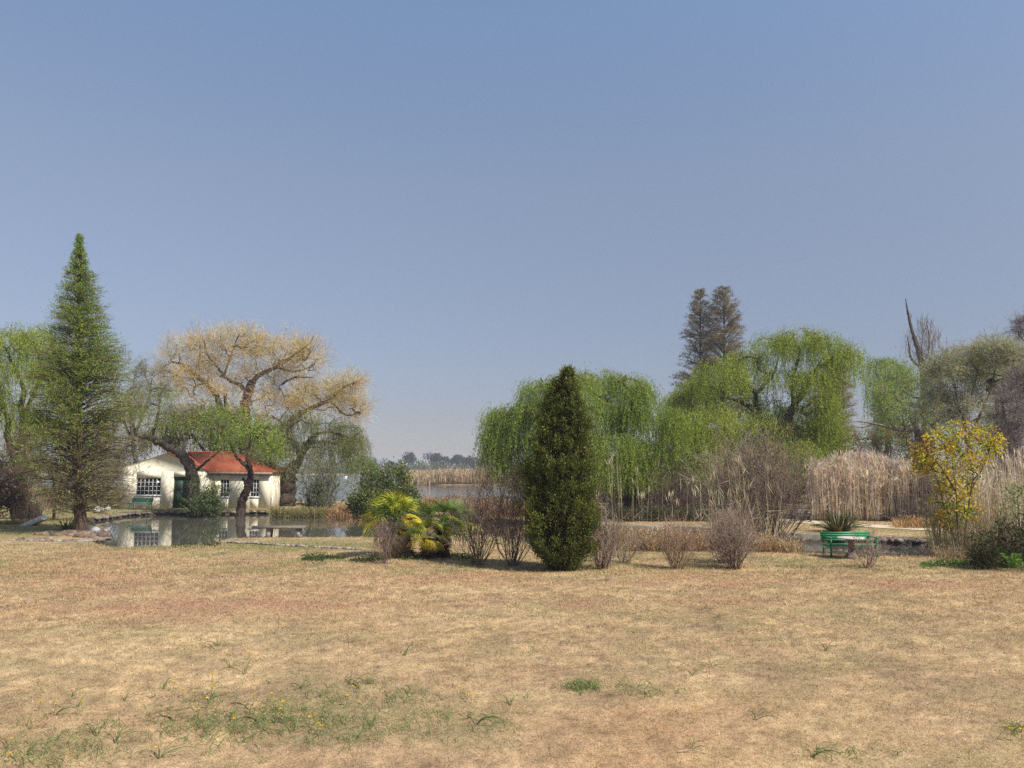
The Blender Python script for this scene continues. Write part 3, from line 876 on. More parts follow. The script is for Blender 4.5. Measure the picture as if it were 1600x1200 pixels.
def conifer(name, label, px, Y, base, prof, seed, n_br=380, palette=None, needle=(.16, .035), per=26, droop=.12, rise=.35, trunk_r=.28, wood=(.11, .075, .055), bare=None, lo=.06, twig=.02, twigcol=(.19, .135, .095)):
    """straight trunk, whorled limbs of a length that follows the outline, sprays of needles along them"""
    rng = np.random.default_rng(seed); s = Y / F_PX
    b = base; top = W(px, prof[0][0], Y)
    zs = np.array([W(px, p[0], Y)[2] for p in prof])[::-1]; rs = np.array([p[1] * s for p in prof])[::-1]
    root = empty(name, b, label, "tree"); H = top[2] - b[2]
    wg_ = Geo(); k = 16
    ax = np.stack([b[0] + (top[0] - b[0]) * np.linspace(0, 1, k) + rng.normal(size=k) * .04, np.full(k, b[1]) + rng.normal(size=k) * .04, np.linspace(b[2] - .2, top[2], k)], 1)
    rad = trunk_r * (1 - np.linspace(0, 1, k)) ** .9 + .015; rad[0] *= 1.7; rad[1] *= 1.15
    wg_.tube(spline(ax, 3), np.interp(np.linspace(0, 1, (k - 1) * 3 + 1), np.linspace(0, 1, k), rad), wood, 10, .08, rng)
    cg = Geo()
    u = rng.random(n_br) ** .8 * (1 - lo) + lo
    z = b[2] + H * u; az = rng.uniform(0, 6.283, n_br)
    R = np.interp(z, zs, rs) * (.45 + .62 * rng.random(n_br) ** .6)
    cx = b[0] + (top[0] - b[0]) * u; up_ = rise * R * (0.5 + u) * rng.uniform(.4, 1.7, n_br)
    O = np.stack([np.cos(az), np.sin(az), 0 * az], 1); C = np.stack([cx, np.full(n_br, b[1]), z - up_ * .6], 1)
    def pos(i, t): return C[i] + O[i] * (R[i] * t)[:, None] + np.array([0, 0, 1.]) * (up_[i] * np.sin(t * 1.6) - droop * R[i] * t * t)[:, None]
    ii = np.arange(n_br); br = .006 + .011 * R
    for a_, b_ in ((0, .3), (.3, .6), (.6, 1.0)):
        wg_.segs(pos(ii, np.full(n_br, a_)), pos(ii, np.full(n_br, b_)), br * (1 - a_ * .8), br * (1 - b_ * .8), jitter(wood, n_br, rng), 3)
    m = np.maximum(5, (per * (.35 + R)).astype(int)); i = np.repeat(ii, m)
    t = rng.uniform(.12, 1.0, len(i)) ** .8; p = pos(i, t)
    sidev = np.cross(O[i], [0, 0, 1.0]) * rng.choice([-1, 1], len(i))[:, None]
    D = O[i] * rng.uniform(.3, 1.0, (len(i), 1)) + sidev * rng.uniform(.1, .8, (len(i), 1)) + rng.normal(size=(len(i), 3)) * .35 + np.array([0, 0, .28])
    D /= np.linalg.norm(D, axis=1)[:, None]
    tl = rng.uniform(.15, .5, len(i)) * np.clip(R[i], .28, 1.6)
    cg.leaves(p, D, tl, twig, jitter(twigcol, len(i), rng), rng, .3)
    # needles, thinner on the bare side
    dens = np.ones(len(i)) if bare is None else bare(p, b, H)
    kk = np.where(rng.random(len(i)) < dens, 4, 0) ; j = np.repeat(np.arange(len(i)), kk)
    bc = palette(p, b, H, rng) if callable(palette) else pick(palette, len(i), rng)
    f = rng.random(len(j)); D2 = D[j] * .6 + rng.normal(size=(len(j), 3)) * .55
    cg.leaves(p[j] + D[j] * (tl[j] * f)[:, None], D2, needle[0] * rng.uniform(.6, 1.3, len(j)), needle[1] * rng.uniform(.7, 1.2, len(j)), jitter(bc[j], len(j), rng, .18, .07), rng)
    wg_.build("trunk", M_BARK, root, b); cg.build("crown", M_NEEDLE, root, b)
    return root

def bare_shrub(name, label, px, py, top_py, half_px, seed, n=26, col=((.24, .175, .135), (.30, .225, .175), (.19, .14, .11)), r=.010, buds=None, group="leafless bushes along the edge of the lawn", Y=None, sub=6, lean=0.0, spread0=.16, cat="bush", clumps=1):
    rng = np.random.default_rng(seed); lean = lean + rng.normal() * .07
    b = place(px, py) if Y is None else place(px, py, Y)
    s = b[1] / F_PX; H = W(px, top_py, b[1])[2] - b[2]; Rr = half_px * s
    root = empty(name, b, label, cat, group); g = Geo(); A = []; B = []; ra = []; rb = []; C = []; BP = []
    offs = [np.zeros(2)] if clumps == 1 else [np.array([dx, rng.normal() * .2]) for dx in np.linspace(-Rr * .45, Rr * .45, clumps)]
    for k in range(n):
        az = rng.uniform(0, 6.28); q = rng.random() ** .6
        o2 = offs[k % len(offs)]
        st = b + np.array([math.cos(az) * spread0 * q + o2[0], math.sin(az) * spread0 * q + o2[1], -.05])
        h = H * 1.08 * (rng.uniform(.5, 1.0) - .25 * q ** 3); rad = Rr * q * rng.uniform(.5, 1.0) / (1 if clumps == 1 else 1.6)
        pts = []; m = 8
        ph = rng.normal(size=2) * .085 * H
        for t in np.linspace(0, 1, m):
            w_ = t ** 1.15
            pts.append(st + np.array([math.cos(az) * rad * w_ + lean * h * t + ph[0] * math.sin(3.1 * t), math.sin(az) * rad * w_ + ph[1] * math.sin(3.1 * t), h * t ** .95]) + rng.normal(size=3) * .013 * H * (t > 0))
        pts = np.array(pts); c = jitter(col[rng.integers(len(col))], 1, rng, .12, .04)[0]
        r0 = r * rng.uniform(.8, 1.6) * (1.2 if q < .5 else .9); rr = r0 * (1 - np.linspace(0, 1, m) * .8)
        for t in range(m - 1): A.append(pts[t]); B.append(pts[t + 1]); ra.append(rr[t]); rb.append(rr[t + 1]); C.append(c)
        for _ in range(sub):
            t = rng.uniform(.25, .95); i = min(int(t * (m - 1)), m - 2); p = pts[i] + (pts[i + 1] - pts[i]) * (t * (m - 1) - i)
            d = (pts[i + 1] - pts[i]); d /= np.linalg.norm(d); d = d + rng.normal(size=3) * .5 + np.array([0, 0, .12]); d /= np.linalg.norm(d)
            L = H * rng.uniform(.12, .34); e1 = p + d * L * .5 + rng.normal(size=3) * .02 * L; d2 = d + rng.normal(size=3) * .18 + np.array([0, 0, .15]); e2 = e1 + d2 * L * .5
            A += [p, e1]; B += [e1, e2]; ra += [r0 * .5, r0 * .36]; rb += [r0 * .36, r0 * .18]; C += [c, c]
            for _ in range(3):
                f = rng.random(); bp = e1 + (e2 - e1) * f; d3 = d2 + rng.normal(size=3) * .55; d3 /= np.linalg.norm(d3)
                e3 = bp + d3 * L * rng.uniform(.2, .5)
                A.append(bp); B.append(e3); ra.append(r0 * .3); rb.append(r0 * .14); C.append(c * 1.1); BP.append(e3); BP.append(bp)
    g.segs(A, B, ra, rb, np.array(C), 3); g.build("stems", M_TWIG, root, b)
    if buds:
        g2 = Geo(); BP = np.array(BP); i = rng.integers(0, len(BP), buds["n"])
        p = BP[i] + rng.normal(size=(len(i), 3)) * .03
        if "where" in buds: kq = buds["where"](p, b, H, Rr, rng); p = p[kq]
        g2.leaves(p, rng.normal(size=p.shape) + np.array([0, 0, .4]), buds["leaf"][0] * rng.uniform(.6, 1.3, len(p)), buds["leaf"][1], jitter(pick(buds["palette"], len(p), rng), len(p), rng), rng)
        g2.build("leaves", M_LEAF, root, b)
    return root

# ------------------------------------------------------------------ cottage
def build_house():
    Y0 = 55.5; k = Y0 / F_PX
    X = lambda px: (px - 800) * k
    xl, xr, xe = X(193.5), X(330), X(425)
    zb = -.12; gnd = place(262, 791, Y0)
    base = np.array([X(300), Y0, zb])
    root = empty("cottage", base, "cream plastered cottage with a red roof beside the pond", "house")
    apx, apz = X(263), 3.86; zl, zr, zw = 2.80, 2.52, 2.47; D = 6.2; th = .22
    g = Geo()
    def B(x0, x1, z0, z1, y0=Y0, y1=Y0 + th): g.box((x0, y0, z0), (x1, y1, z1))
    def prism(poly, y0, y1):
        n = len(poly); v = [(p[0], y0, p[1]) for p in poly] + [(p[0], y1, p[1]) for p in poly]
        q = [[i, (i + 1) % n, n + (i + 1) % n, n + i] for i in range(n)]
        t = [[0, i, i + 1] for i in range(1, n - 1)] + [[n, n + i + 1, n + i] for i in range(1, n - 1)]
        g.add(v, (.5, .5, .5), quads=q, tris=t)
    # gable front with a window and a door opening
    wx0, wx1, wz0, wz1 = X(217.5), X(255.5), 2.7 - (773 - 733) * k, 2.7 - (746.5 - 733) * k
    dx0, dx1, dz1 = X(275), X(303), 2.7 - (745 - 733) * k
    B(xl, wx0, zb, zr); B(wx0, wx1, zb, wz0); B(wx0, wx1, wz1, zr); B(wx1, dx0, zb, zr); B(dx0, dx1, dz1, zr); B(dx1, xr, zb, zr)
    prism([(xl, zr), (xr, zr), (apx, apz), (xl, zl)], Y0, Y0 + th)
    # wing front, set back a hand's breadth, with two windows
    yw = Y0 + .12; wins = []
    a = X(347), X(360.5); b = X(394), X(407); z0, z1 = 2.7 - (775.5 - 733) * k, 2.7 - (749 - 733) * k
    B(xr, a[0], zb, zw, yw, yw + th); B(a[1], b[0], zb, zw, yw, yw + th); B(b[1], xe, zb, zw, yw, yw + th)
    for w_ in (a, b): B(w_[0], w_[1], zb, z0, yw, yw + th); B(w_[0], w_[1], z1, zw, yw, yw + th)
    B(xl, xl + th, zb, zr, Y0 + th, Y0 + D); B(xe - th, xe, zb, zw, yw + th, Y0 + D); B(xl + th, xe - th, zb, zw, Y0 + D - th, Y0 + D)
    prism([(xl, zr), (xl + th, zr), (xl + th, zl - .02), (xl, zl - .02)], Y0 + th, Y0 + D)
    g.build("wall", M_CREAM, root, base)
    # roofs: a low gable running back and a hipped wing
    r = Geo(); t = .07
    def slab(p):
        p = np.array(p, float); n = len(p); v = np.vstack([p, p + [0, 0, t]])
        r.add(v, (.4, .1, .06), quads=[[i, (i + 1) % n, n + (i + 1) % n, n + i] for i in range(n)],
              tris=[[0, i + 1, i] for i in range(1, n - 1)] + [[n, n + i, n + i + 1] for i in range(1, n - 1)])
    ov = .06
    slab([(xl - .05, Y0 + th + .01, zl - .16), (apx, Y0 + th + .01, apz - .12), (apx, Y0 + D, apz - .12), (xl - .05, Y0 + D, zl - .16)])
    slab([(apx, Y0 - ov, apz), (xr + .12, Y0 - ov, zr - .05), (xr + .12, Y0 + D, zr - .05), (apx, Y0 + D, apz)])
    ym = Y0 + D / 2; hx = X(365) * 1.05; rz = apz + .08
    ex = xe + .18; ey = yw - .22; ez = zw - .03
    slab([(apx + .3, ey + .3, ez + .32), (ex, ey, ez), (hx, ym, rz), (apx + .3, ym, rz)] if False else [(xr - .05, ey, ez), (ex, ey, ez), (hx, ym, rz), (apx + .2, ym, rz)])
    slab([(ex, ey, ez + .002), (ex, Y0 + D + .2, ez), (hx, ym, rz + .002)])
    slab([(ex, Y0 + D + .2, ez), (xr, Y0 + D + .2, ez), (apx + .2, ym, rz), (hx, ym, rz)])
    roof = r.build("roof", M_ROOF, root, base)
    rc = Geo(); rc.tube([(apx + .25, ym, rz + .05), (hx, ym, rz + .05)], .07, (.3, .1, .06), 8); rc.tube([(hx, ym, rz + .05), (ex, ey, ez + .06)], .05, (.3, .1, .06), 8)
    rc.build("ridge_cap", M_ROOF, roof, (0, 0, 0)).location = tuple(-base)
    f = Geo(); f.box((xr - .05, ey - .03, ez - .12), (ex, ey - .004, ez + .03)); f.build("fascia", surf_mat("fascia_paint", (.26, .2, .15), (.34, .27, .2), 3, .8, .05), root, base)
    def window(x0, x1, za, zb_, y, nc, nr):
        w_ = Geo(); bw = .032; yf = y + .06
        for q in np.linspace(x0, x1 - bw, nc + 1): w_.box((q, yf, za), (q + bw, yf + .04, zb_))
        xs = np.linspace(x0, x1 - bw, nc + 1)
        for q in np.linspace(za, zb_ - bw, nr + 1):
            for i in range(nc): w_.box((xs[i] + bw, yf + .004, q), (xs[i + 1], yf + .036, q + bw))
        w_.box((x0 - .05, y - .05, za - .07), (x1 + .05, y + .05, za - .006))
        wo = w_.build("window", M_WHITE, root, base)
        p = Geo(); p.box((x0, yf + .05, za), (x1, yf + .06, zb_)); p.build("pane", M_GLASS, wo, (0, 0, 0)).location = tuple(-base)
    window(wx0, wx1, wz0, wz1, Y0, 6, 4); window(a[0], a[1], z0, z1, yw, 3, 4); window(b[0], b[1], z0, z1, yw, 3, 4)
    d = Geo()
    for q in (0, 1):
        xx0 = dx0 + (dx1 - dx0) / 2 * q + .01; xx1 = dx0 + (dx1 - dx0) / 2 * (q + 1) - .01
        d.box((xx0, Y0 + .14, zb), (xx1, Y0 + .19, dz1 - .01))
        for zz in (.25, 1.15): d.box((xx0 + .12, Y0 + .125, zz), (xx1 - .12, Y0 + .139, zz + .7))
    do = d.build("door", M_DOOR, root, base)
    h = Geo(); h.tube([((dx0 + dx1) / 2 - .08, Y0 + .11, 1.0), ((dx0 + dx1) / 2 - .08, Y0 + .11, 1.16)], .015, (.1, .1, .1), 6); h.build("handle", M_IRON, do, (0, 0, 0)).location = tuple(-base)
    p = Geo(); xx = xe + .12; p.tube([(xe + .02, Y0 + .6, .75), (xx, Y0 + .3, .62), (xx, Y0 + .28, 0.0)], .03, (.7, .7, .7), 6); p.build("drain_pipe", M_WHITE, root, base)
build_house()

# ------------------------------------------------------------------ benches and tables
def bench(name, label, loc, rz, mat, w=1.7, seat_h=.43, back_h=.84, slats=4, name_cat="bench"):
    root = empty(name, loc, label, name_cat, rz=rz)
    d = .5
    g = Geo()
    for k in range(4): g.box((-w / 2, -d / 2 + k * .115, seat_h - .03), (w / 2, -d / 2 + k * .115 + .09, seat_h))
    g.build("seat", mat, root)
    g = Geo()
    for k in range(slats):
        z0 = seat_h + .07 + k * (back_h - seat_h - .07) / slats
        yy = d / 2 - .04 + (z0 - seat_h) * .25
        g.box((-w / 2, yy, z0), (w / 2, yy + .025, z0 + .07))
    g.build("backrest", mat, root)
    for sx in (-1, 1):
        x = sx * (w / 2 - .09)
        g = Geo(); g.box((x - .025, -d / 2 - .03, -.02), (x + .025, -d / 2 + .03, seat_h - .034)); g.box((x - .022, -d / 2 - .028, seat_h + .004), (x + .022, -d / 2 + .018, seat_h + .2)); g.build("leg", mat, root)
        g = Geo(); g.tube([(x, d / 2 + .06, -.02), (x, d / 2 + .02, seat_h), (x, d / 2 + .045 + .11, back_h + .03)], .026, (.5, .5, .5), 6); g.build("leg", mat, root)
        g = Geo(); g.box((x - .03, -d / 2 - .05, seat_h + .204), (x + .03, d / 2 + .05, seat_h + .235)); g.build("armrest", mat, root)
        g = Geo(); g.box((x - .018, -d / 2 + .034, seat_h - .075), (x + .018, d / 2 - .02, seat_h - .034)); g.build("seat_frame", mat, root)
    return root
b0 = place(1329, 866, 25.5)
bench("garden_bench", "green slatted garden bench beside the round table near the pond", b0, math.radians(3), M_GREEN, w=1.7, back_h=.78, seat_h=.41)
b1 = place(219, 791.5)
b1 = np.array([b1[0], 53.9, gz1(b1[0], 53.9)])
bench("garden_bench", "faded green bench against the cottage wall below the large window", W(219, 791, 53.9) * [1, 1, 0] + [0, 0, b1[2]], math.radians(-6), M_TEAL, w=1.55, seat_h=.4, back_h=.78)
b2 = place(1252, 815)
bench("garden_bench", "dark iron bench on the far bank in front of the tall reeds", b2, math.radians(4), M_IRON, w=1.0, seat_h=.34, back_h=.62, slats=5)

tb = place(1331, 866, 24.85)
M_PED = surf_mat("brown_concrete", (.10, .075, .06), (.20, .15, .115), 5.0, .9, .3, .1)
root = empty("round_table", tb, "round pale concrete table on a waisted pedestal in front of the green bench", "table")
g = Geo(); g.tube([(0, 0, .625), (0, 0, .635), (0, 0, .665), (0, 0, .672)], [.38, .42, .42, .40], (.5, .5, .5), 28); g.build("table_top", M_CONC, root)
g = Geo(); g.tube([(0, 0, .10), (0, 0, .18), (0, 0, .32), (0, 0, .50), (0, 0, .623)], [.17, .12, .085, .10, .19], (.2, .17, .14), 16); g.build("pedestal", M_PED, root)
g = Geo(); g.tube([(0, 0, -.05), (0, 0, .05), (0, 0, .098)], [.22, .22, .18], (.3, .2, .16), 16); g.build("base", M_PED, root)

pb_ = place(436, 839.5)
root = empty("plank_bench", pb_, "low weathered plank table on stone legs at the edge of the grass spit", "table", rz=math.radians(2))
g = Geo(); rr = np.random.default_rng(3)
for k in range(3):
    g.box((-1.12 + rr.normal() * .03, -.33 + k * .225, .40 + rr.normal() * .006), (1.12 + rr.normal() * .03, -.33 + k * .225 + .21, .465))
g.build("table_top", M_WOOD, root)
for x in (-.42, .86):
    g = Geo(); M = np.eye(4); a_ = math.radians(-8 if x > 0 else 4)
    M[:3, :3] = [[math.cos(a_), 0, math.sin(a_)], [0, 1, 0], [-math.sin(a_), 0, math.cos(a_)]]; M[:3, 3] = (x, 0, 0)
    g.box((-.09, -.24, -.08), (.09, .24, .394), M=M); g.build("leg", M_STONE, root)

# small details on the banks
s0 = place(52, 821)
g = Geo(); M = np.eye(4); a_ = math.radians(-24); M[:3, :3] = [[math.cos(a_), 0, math.sin(a_)], [0, 1, 0], [-math.sin(a_), 0, math.cos(a_)]]; M[:3, 3] = s0 + [0, 0, .12]
rr = np.random.default_rng(9)
g.box((-.55, -.3, -.1), (.6, .35, .13), M=M)
o = g.build("stone_slab", M_CONC, None, s0); tag(o, "tilted pale stone slab on the grass left of the tall conifer", "stone")
bv = o.modifiers.new("bevel", 'BEVEL'); bv.width = .05; bv.segments = 2
s0 = place(161, 781, 50)
o = rocks_along([s0 + [-.3, 0, .25], s0 + [.35, 0, .3]], 3, .2, rr, 0, .05, .7, col=((.5, .48, .44), (.58, .56, .52))).build("unknown_pale_thing", M_CONC, None, s0); tag(o, "unidentified whitish thing modelled as a boulder on the bank between the conifer and the cottage", "stone")  # pale shape of unknown nature; the rounded stones are made up for it
for k, (a, b, dx, dz) in enumerate(((138, 812, .9, .35), (132, 816, 1.1, .1))):
    p = place(a, b, 36 + k); g = Geo()
    g.tube([p + [-.3, 0, .45 + dz], p + [.3, .1, .3 + dz * .5], p + [dx, .1, .1]], [.04, .035, .02], (.34, .28, .2), 6, .1, rr)
    tag(g.build("fallen_branch", M_BARK, None, p), ["pale dead branch leaning into the water, the steeper of two by the conifer", "pale dead branch lying nearly flat at the water beside the conifer"][k], "branch")
g = Geo(); p = place(739, 882.5); g.tube([p + [0, 0, -.05], p + [.005, 0, .12], p + [0, 0, .16]], [.09, .075, .06], (.2, .14, .1), 8, .1, rr)
tag(g.build("tree_stump", M_BARK, None, p), "small cut stump on the lawn edge left of a bare bush", "stump")
g = Geo(); p = place(1080, 1178); g.tube([p + [-.13, 0, .015], p + [.0, .02, .025], p + [.14, -.03, .012]], [.007, .008, .005], (.5, .4, .28), 6, .1, rr)
tag(g.build("fallen_twig", M_BARK, None, p), "pale dry twig lying on the near lawn", "twig")
p = place(540, 743.6, 300); g = Geo()
g.add([p + q for q in np.array([(-2.4, -.8, .75), (2.4, -.8, .6), (2.4, .8, .6), (-2.4, .8, .75), (-1.9, -.5, -.2), (1.6, -.5, -.2), (1.6, .5, -.2), (-1.9, .5, -.2)])], (.7, .7, .7),
      quads=[[0, 1, 5, 4], [1, 2, 6, 5], [2, 3, 7, 6], [3, 0, 4, 7], [4, 5, 6, 7], [0, 3, 2, 1]])
g.box(tuple(p + [-.9, -.5, .65]), tuple(p + [.6, .5, 1.3])); tag(g.build("motor_boat", M_WHITE, None, p), "tiny white boat moored far off on the lake", "boat")

# ------------------------------------------------------------------ cypress
def cypress():
    rng = np.random.default_rng(101); px = 877; b = place(879, 891); Y = b[1]; s = Y / F_PX
    prof = [(580, 2, 888), (587, 6, 887), (595, 11, 885), (608, 18, 880), (635, 28, 881), (660, 36, 879), (680, 41, 878), (740, 50, 876), (785, 53, 876), (830, 51, 876), (860, 42, 877), (876, 29, 880), (889, 18, 881)]
    zs = np.array([W(p[2], p[0], Y)[2] for p in prof])[::-1]; rs = np.array([p[1] * s for p in prof])[::-1]; xs = np.array([W(p[2], p[0], Y)[0] for p in prof])[::-1]
    root = empty("cypress", b, "dense dark green columnar cypress standing at the lawn edge", "tree")
    t = Geo(); t.tube([b + [0, 0, -.1], b + [0, 0, 1], np.array([xs[-1], Y, zs[-1] - .3])], [.13, .1, .02], (.12, .08, .06), 8); t.build("trunk", M_BARK, root, b)
    g = Geo(); n = 1350
    u = rng.random(n); z = zs[0] + (zs[-1] - zs[0]) * u ** .95; R = np.interp(z, zs, rs); keep = rng.random(n) < .25 + .75 * R / R.max()
    z, R = z[keep], R[keep]; n = len(z); az = rng.uniform(0, 6.28, n)
    lump = 1 + .10 * np.sin(az * 3 + z * 2.3) + .07 * np.sin(az * 7 - z * 5)
    rr = R * lump * np.where(rng.random(n) < .10, rng.uniform(1.05, 1.2, n), rng.uniform(.66, 1.02, n)); O = np.stack([np.cos(az), np.sin(az), 0 * az], 1)
    C = np.stack([np.interp(z, zs, xs), np.full(n, Y), z], 1) + O * rr[:, None]
    m = 66; i = np.repeat(np.arange(n), m)
    ax = O * .55 + np.array([0, 0, 1.0]) + rng.normal(size=(n, 3)) * .22; ax /= np.linalg.norm(ax, axis=1)[:, None]
    f = rng.uniform(-.5, .5, len(i)); P = C[i] + ax[i] * (f * .30)[:, None] + rng.normal(size=(len(i), 3)) * (.062 * (1 - .5 * f))[:, None]
    D = ax[i] + rng.normal(size=(len(i), 3)) * .42
    pal = pick([((.085, .105, .024), 4), ((.115, .13, .030), 3), ((.06, .075, .02), 3), ((.17, .175, .045), 1.6)], n, rng)
    tipc = np.where((f > .28)[:, None], 1.45, 1.0)
    g.leaves(P, D, rng.uniform(.05, .11, len(i)), rng.uniform(.016, .03, len(i)), jitter(pal[i] * tipc, len(i), rng, .18, .07), rng)
    # darker brown blades filling the inside of the crown
    n2 = 26000; z = zs[0] + (zs[-1] - zs[0]) * rng.random(n2); R = np.interp(z, zs, rs) * rng.random(n2) ** .5 * .82; az = rng.uniform(0, 6.28, n2)
    P = np.stack([np.interp(z, zs, xs) + np.cos(az) * R, Y + np.sin(az) * R, z], 1)
    g.leaves(P, rng.normal(size=(n2, 3)) + np.array([0, 0, .5]), .16, .07, jitter((.05, .045, .02), n2, rng), rng)
    g.build("crown", M_NEEDLE, root, b)
    tw = Geo(); tp = np.array([xs[-1], Y, zs[-1]])
    tw.leaves(np.array([tp + [.02, 0, -.2], tp + [.0, 0, -.1]]), np.array([[.05, 0, 1], [-.2, 0, 1]]), [.4, .2], .02, (.2, .15, .1), rng); tw.build("leader_twig", M_TWIG, root, b)
cypress()

# ------------------------------------------------------------------ fan palms
def frond_mesh(seed, col, n=25, L=.62, petiole=.55, droop=.25, tipcol=None, fan=2.9):
    rng = np.random.default_rng(seed); g = Geo()
    g.tube([(0, 0, 0), (petiole * .5, 0, .05), (petiole, 0, .03)], [.014, .011, .009], np.array(col) * .8, 5)
    hub = np.array([petiole, 0, .03])
    for k in range(n):
        a = (k / (n - 1) - .5) * 2 * fan * .5 * 2 / 2
        l = L * (1 - .22 * abs(a / fan) ** 2) * rng.uniform(.92, 1.05)
        d = np.array([math.cos(a), math.sin(a), 0]); sd = np.array([-math.sin(a), math.cos(a), 0])
        pts = []
        for t in (0, .35, .7, 1.0):
            pts.append(hub + d * l * t + np.array([0, 0, (.10 * math.sin(t * 2.2) - droop * t * t * (1 + .6 * abs(a / fan))) * l + .05 * (1 - t) * math.cos(k * math.pi)]))
        pts = np.array(pts); w_ = np.array([.012, .028, .020, .002]) * (L / .62)
        v = np.concatenate([pts - sd * w_[:, None] / 2, pts + sd * w_[:, None] / 2 + np.array([0, 0, .012])])
        c = np.tile(np.asarray(col, float), (8, 1)); 
        if tipcol is not None: c[[2, 3, 6, 7]] = tipcol; c[[1, 5]] = (np.asarray(col) + np.asarray(tipcol)) / 2
        g.add(v, jitter(c, 8, rng, .02, .02) * rng.uniform(.85, 1.15), quads=[[i, i + 1, 5 + i, 4 + i] for i in range(3)])
    return g.mesh("frond", M_GLOSSY)
GRN_, YG, YEL, DEAD = (.095, .175, .028), (.24, .29, .03), (.70, .57, .03), (.25, .18, .115)
FR = {"g": [frond_mesh(200 + k, GRN_, droop=.2 + .1 * k, tipcol=(.13, .19, .04)) for k in range(3)], "yg": [frond_mesh(210 + k, (.19, .26, .03), droop=.25 + .15 * k, tipcol=(.50, .48, .05)) for k in range(3)],
      "y": [frond_mesh(220 + k, YEL, n=20, droop=.55 + .25 * k, tipcol=(.64, .5, .04), L=.55) for k in range(2)], "d": [frond_mesh(230 + k, DEAD, n=22, droop=.9 + .5 * k, L=.5) for k in range(2)],
      "dk": [frond_mesh(240, (.035, .05, .02), droop=.5)]}
def put_frond(root, kind, base, az, el, s, rng, roll=0.0):
    ms = FR[kind]; o = bpy.data.objects.new("frond", ms[rng.integers(len(ms))]); COL.objects.link(o); o.parent = root
    o.location = tuple(base); o.rotation_mode = 'QUATERNION'
    o.rotation_quaternion = Quaternion((0, 0, 1), az) @ Quaternion((0, 1, 0), -el) @ Quaternion((1, 0, 0), roll); o.scale = (s, s, s)
    if kind in ("y", "d", "dk"): o["label"] = {"y": "bright yellow fading frond", "d": "brown dead frond hanging down", "dk": "dark drooping frond"}[kind]
def palm(label, px, py, hub_px, hub_py, seed, spec, trunk_r=.17, skirts=26):
    rng = np.random.default_rng(seed); b = place(px, py); h = W(hub_px, hub_py, b[1]) - b
    root = empty("fan_palm", b, label, "palm")
    t = Geo(); ax = spline([(0, 0, -.1), tuple(h * .5), tuple(h)], 8); t.tube(ax, trunk_r * np.linspace(1.25, .85, len(ax)), (.05, .036, .027), 12, .12, rng)
    n = 900; f = rng.random(n); az = rng.uniform(0, 6.28, n); P = np.array([h * q for q in f]) + np.stack([np.cos(az), np.sin(az), 0 * az], 1) * trunk_r
    t.leaves(P, np.stack([np.cos(az), np.sin(az), .3 - 1.2 * rng.random(n)], 1), rng.uniform(.08, .22, n), .018, jitter((.11, .08, .055), n, rng, .3), rng, .3)
    t.build("trunk", M_BARK, root)
    for kind, azd, eld, s in spec:
        put_frond(root, kind, h + np.array([0, 0, rng.normal() * .05]), math.radians(azd) + rng.normal() * .1, math.radians(eld) + rng.normal() * .08, s * rng.uniform(.92, 1.08), rng, rng.normal() * .35)
    return root, h, b
rp = np.random.default_rng(17)
# azimuth 0 = to the right, 180 = to the left, 270 = towards the camera
specL = [("yg", a, e, s) for a, e, s in ((195, 20, 1.05), (165, 35, 1.0), (215, 45, .95), (250, 62, .95), (300, 58, .95), (100, 62, .9), (60, 55, .9), (135, 48, 1.0), (275, 75, .9), (330, 70, .85))] + \
        [("g", a, e, s) for a, e, s in ((180, 48, 1.0), (230, 30, .95), (20, 45, .9), (90, 40, .9), (150, 15, .9), (260, 35, .9), (210, 62, .95), (190, 5, .95))] + \
        [("yg", 185, 2, 1.1), ("yg", 205, -6, 1.05), ("y", 320, 22, .85), ("y", 300, 2, .7), ("y", 345, 10, .9), ("y", 275, -55, .5), ("dk", 270, 10, .8)] + \
        [("d", a, e, s) for a, e, s in ((200, -30, 1.1), (230, -40, 1.1), (250, -55, 1.1), (215, -60, 1.1), (270, -45, 1.0), (180, -50, 1.1), (290, -60, 1.1), (240, -72, 1.2), (310, -50, 1.0), (130, -45, 1.0), (60, -50, 1.0), (195, -72, 1.1))]
palm("fan palm with yellow green fronds and a skirt of dead brown leaves", 637, 871, 622, 815, 301, specL, .19)
specR = [("g", a, e, s) for a, e, s in ((20, 30, 1.0), (350, 15, 1.0), (60, 50, .9), (120, 45, .85), (160, 35, .85), (200, 40, .85), (250, 60, .85), (300, 50, .9), (330, 35, .95), (10, 55, .9), (280, 35, .9), (90, 65, .8), (35, 10, 1.0), (315, 5, .95))] + \
        [("yg", a, e, s) for a, e, s in ((5, -4, 1.05), (340, -8, 1.0), (310, 25, .9), (225, 20, .85), (355, 5, 1.05), (185, 15, .8))] + \
        [("y", 250, 0, .6), ("y", 285, -20, .7), ("y", 200, 5, .7), ("dk", 350, -28, 1.1), ("yg", 325, -25, .9), ("d", 330, -60, .8), ("d", 280, -70, .8)]
palm("fan palm with dark green fronds and drooping yellow tips", 691, 871, 690, 819, 302, specR, .17)
specC = [("g", a, e, s) for a, e, s in ((200, 40, .75), (330, 45, .7), (270, 50, .75), (300, 20, .75), (235, 25, .75), (20, 40, .75), (160, 30, .7))] + [("yg", 240, 45, .8), ("yg", 290, 40, .8), ("yg", 215, 20, .8)] + \
        [("y", 262, -12, .75), ("y", 240, -10, .7), ("y", 285, -8, .7), ("y", 20, 5, .6), ("y", 340, -10, .6), ("y", 225, 0, .7)]
palm("small low fan palm with bright yellow lower fronds between two taller palms", 668, 873, 668, 840, 303, specC, .14)

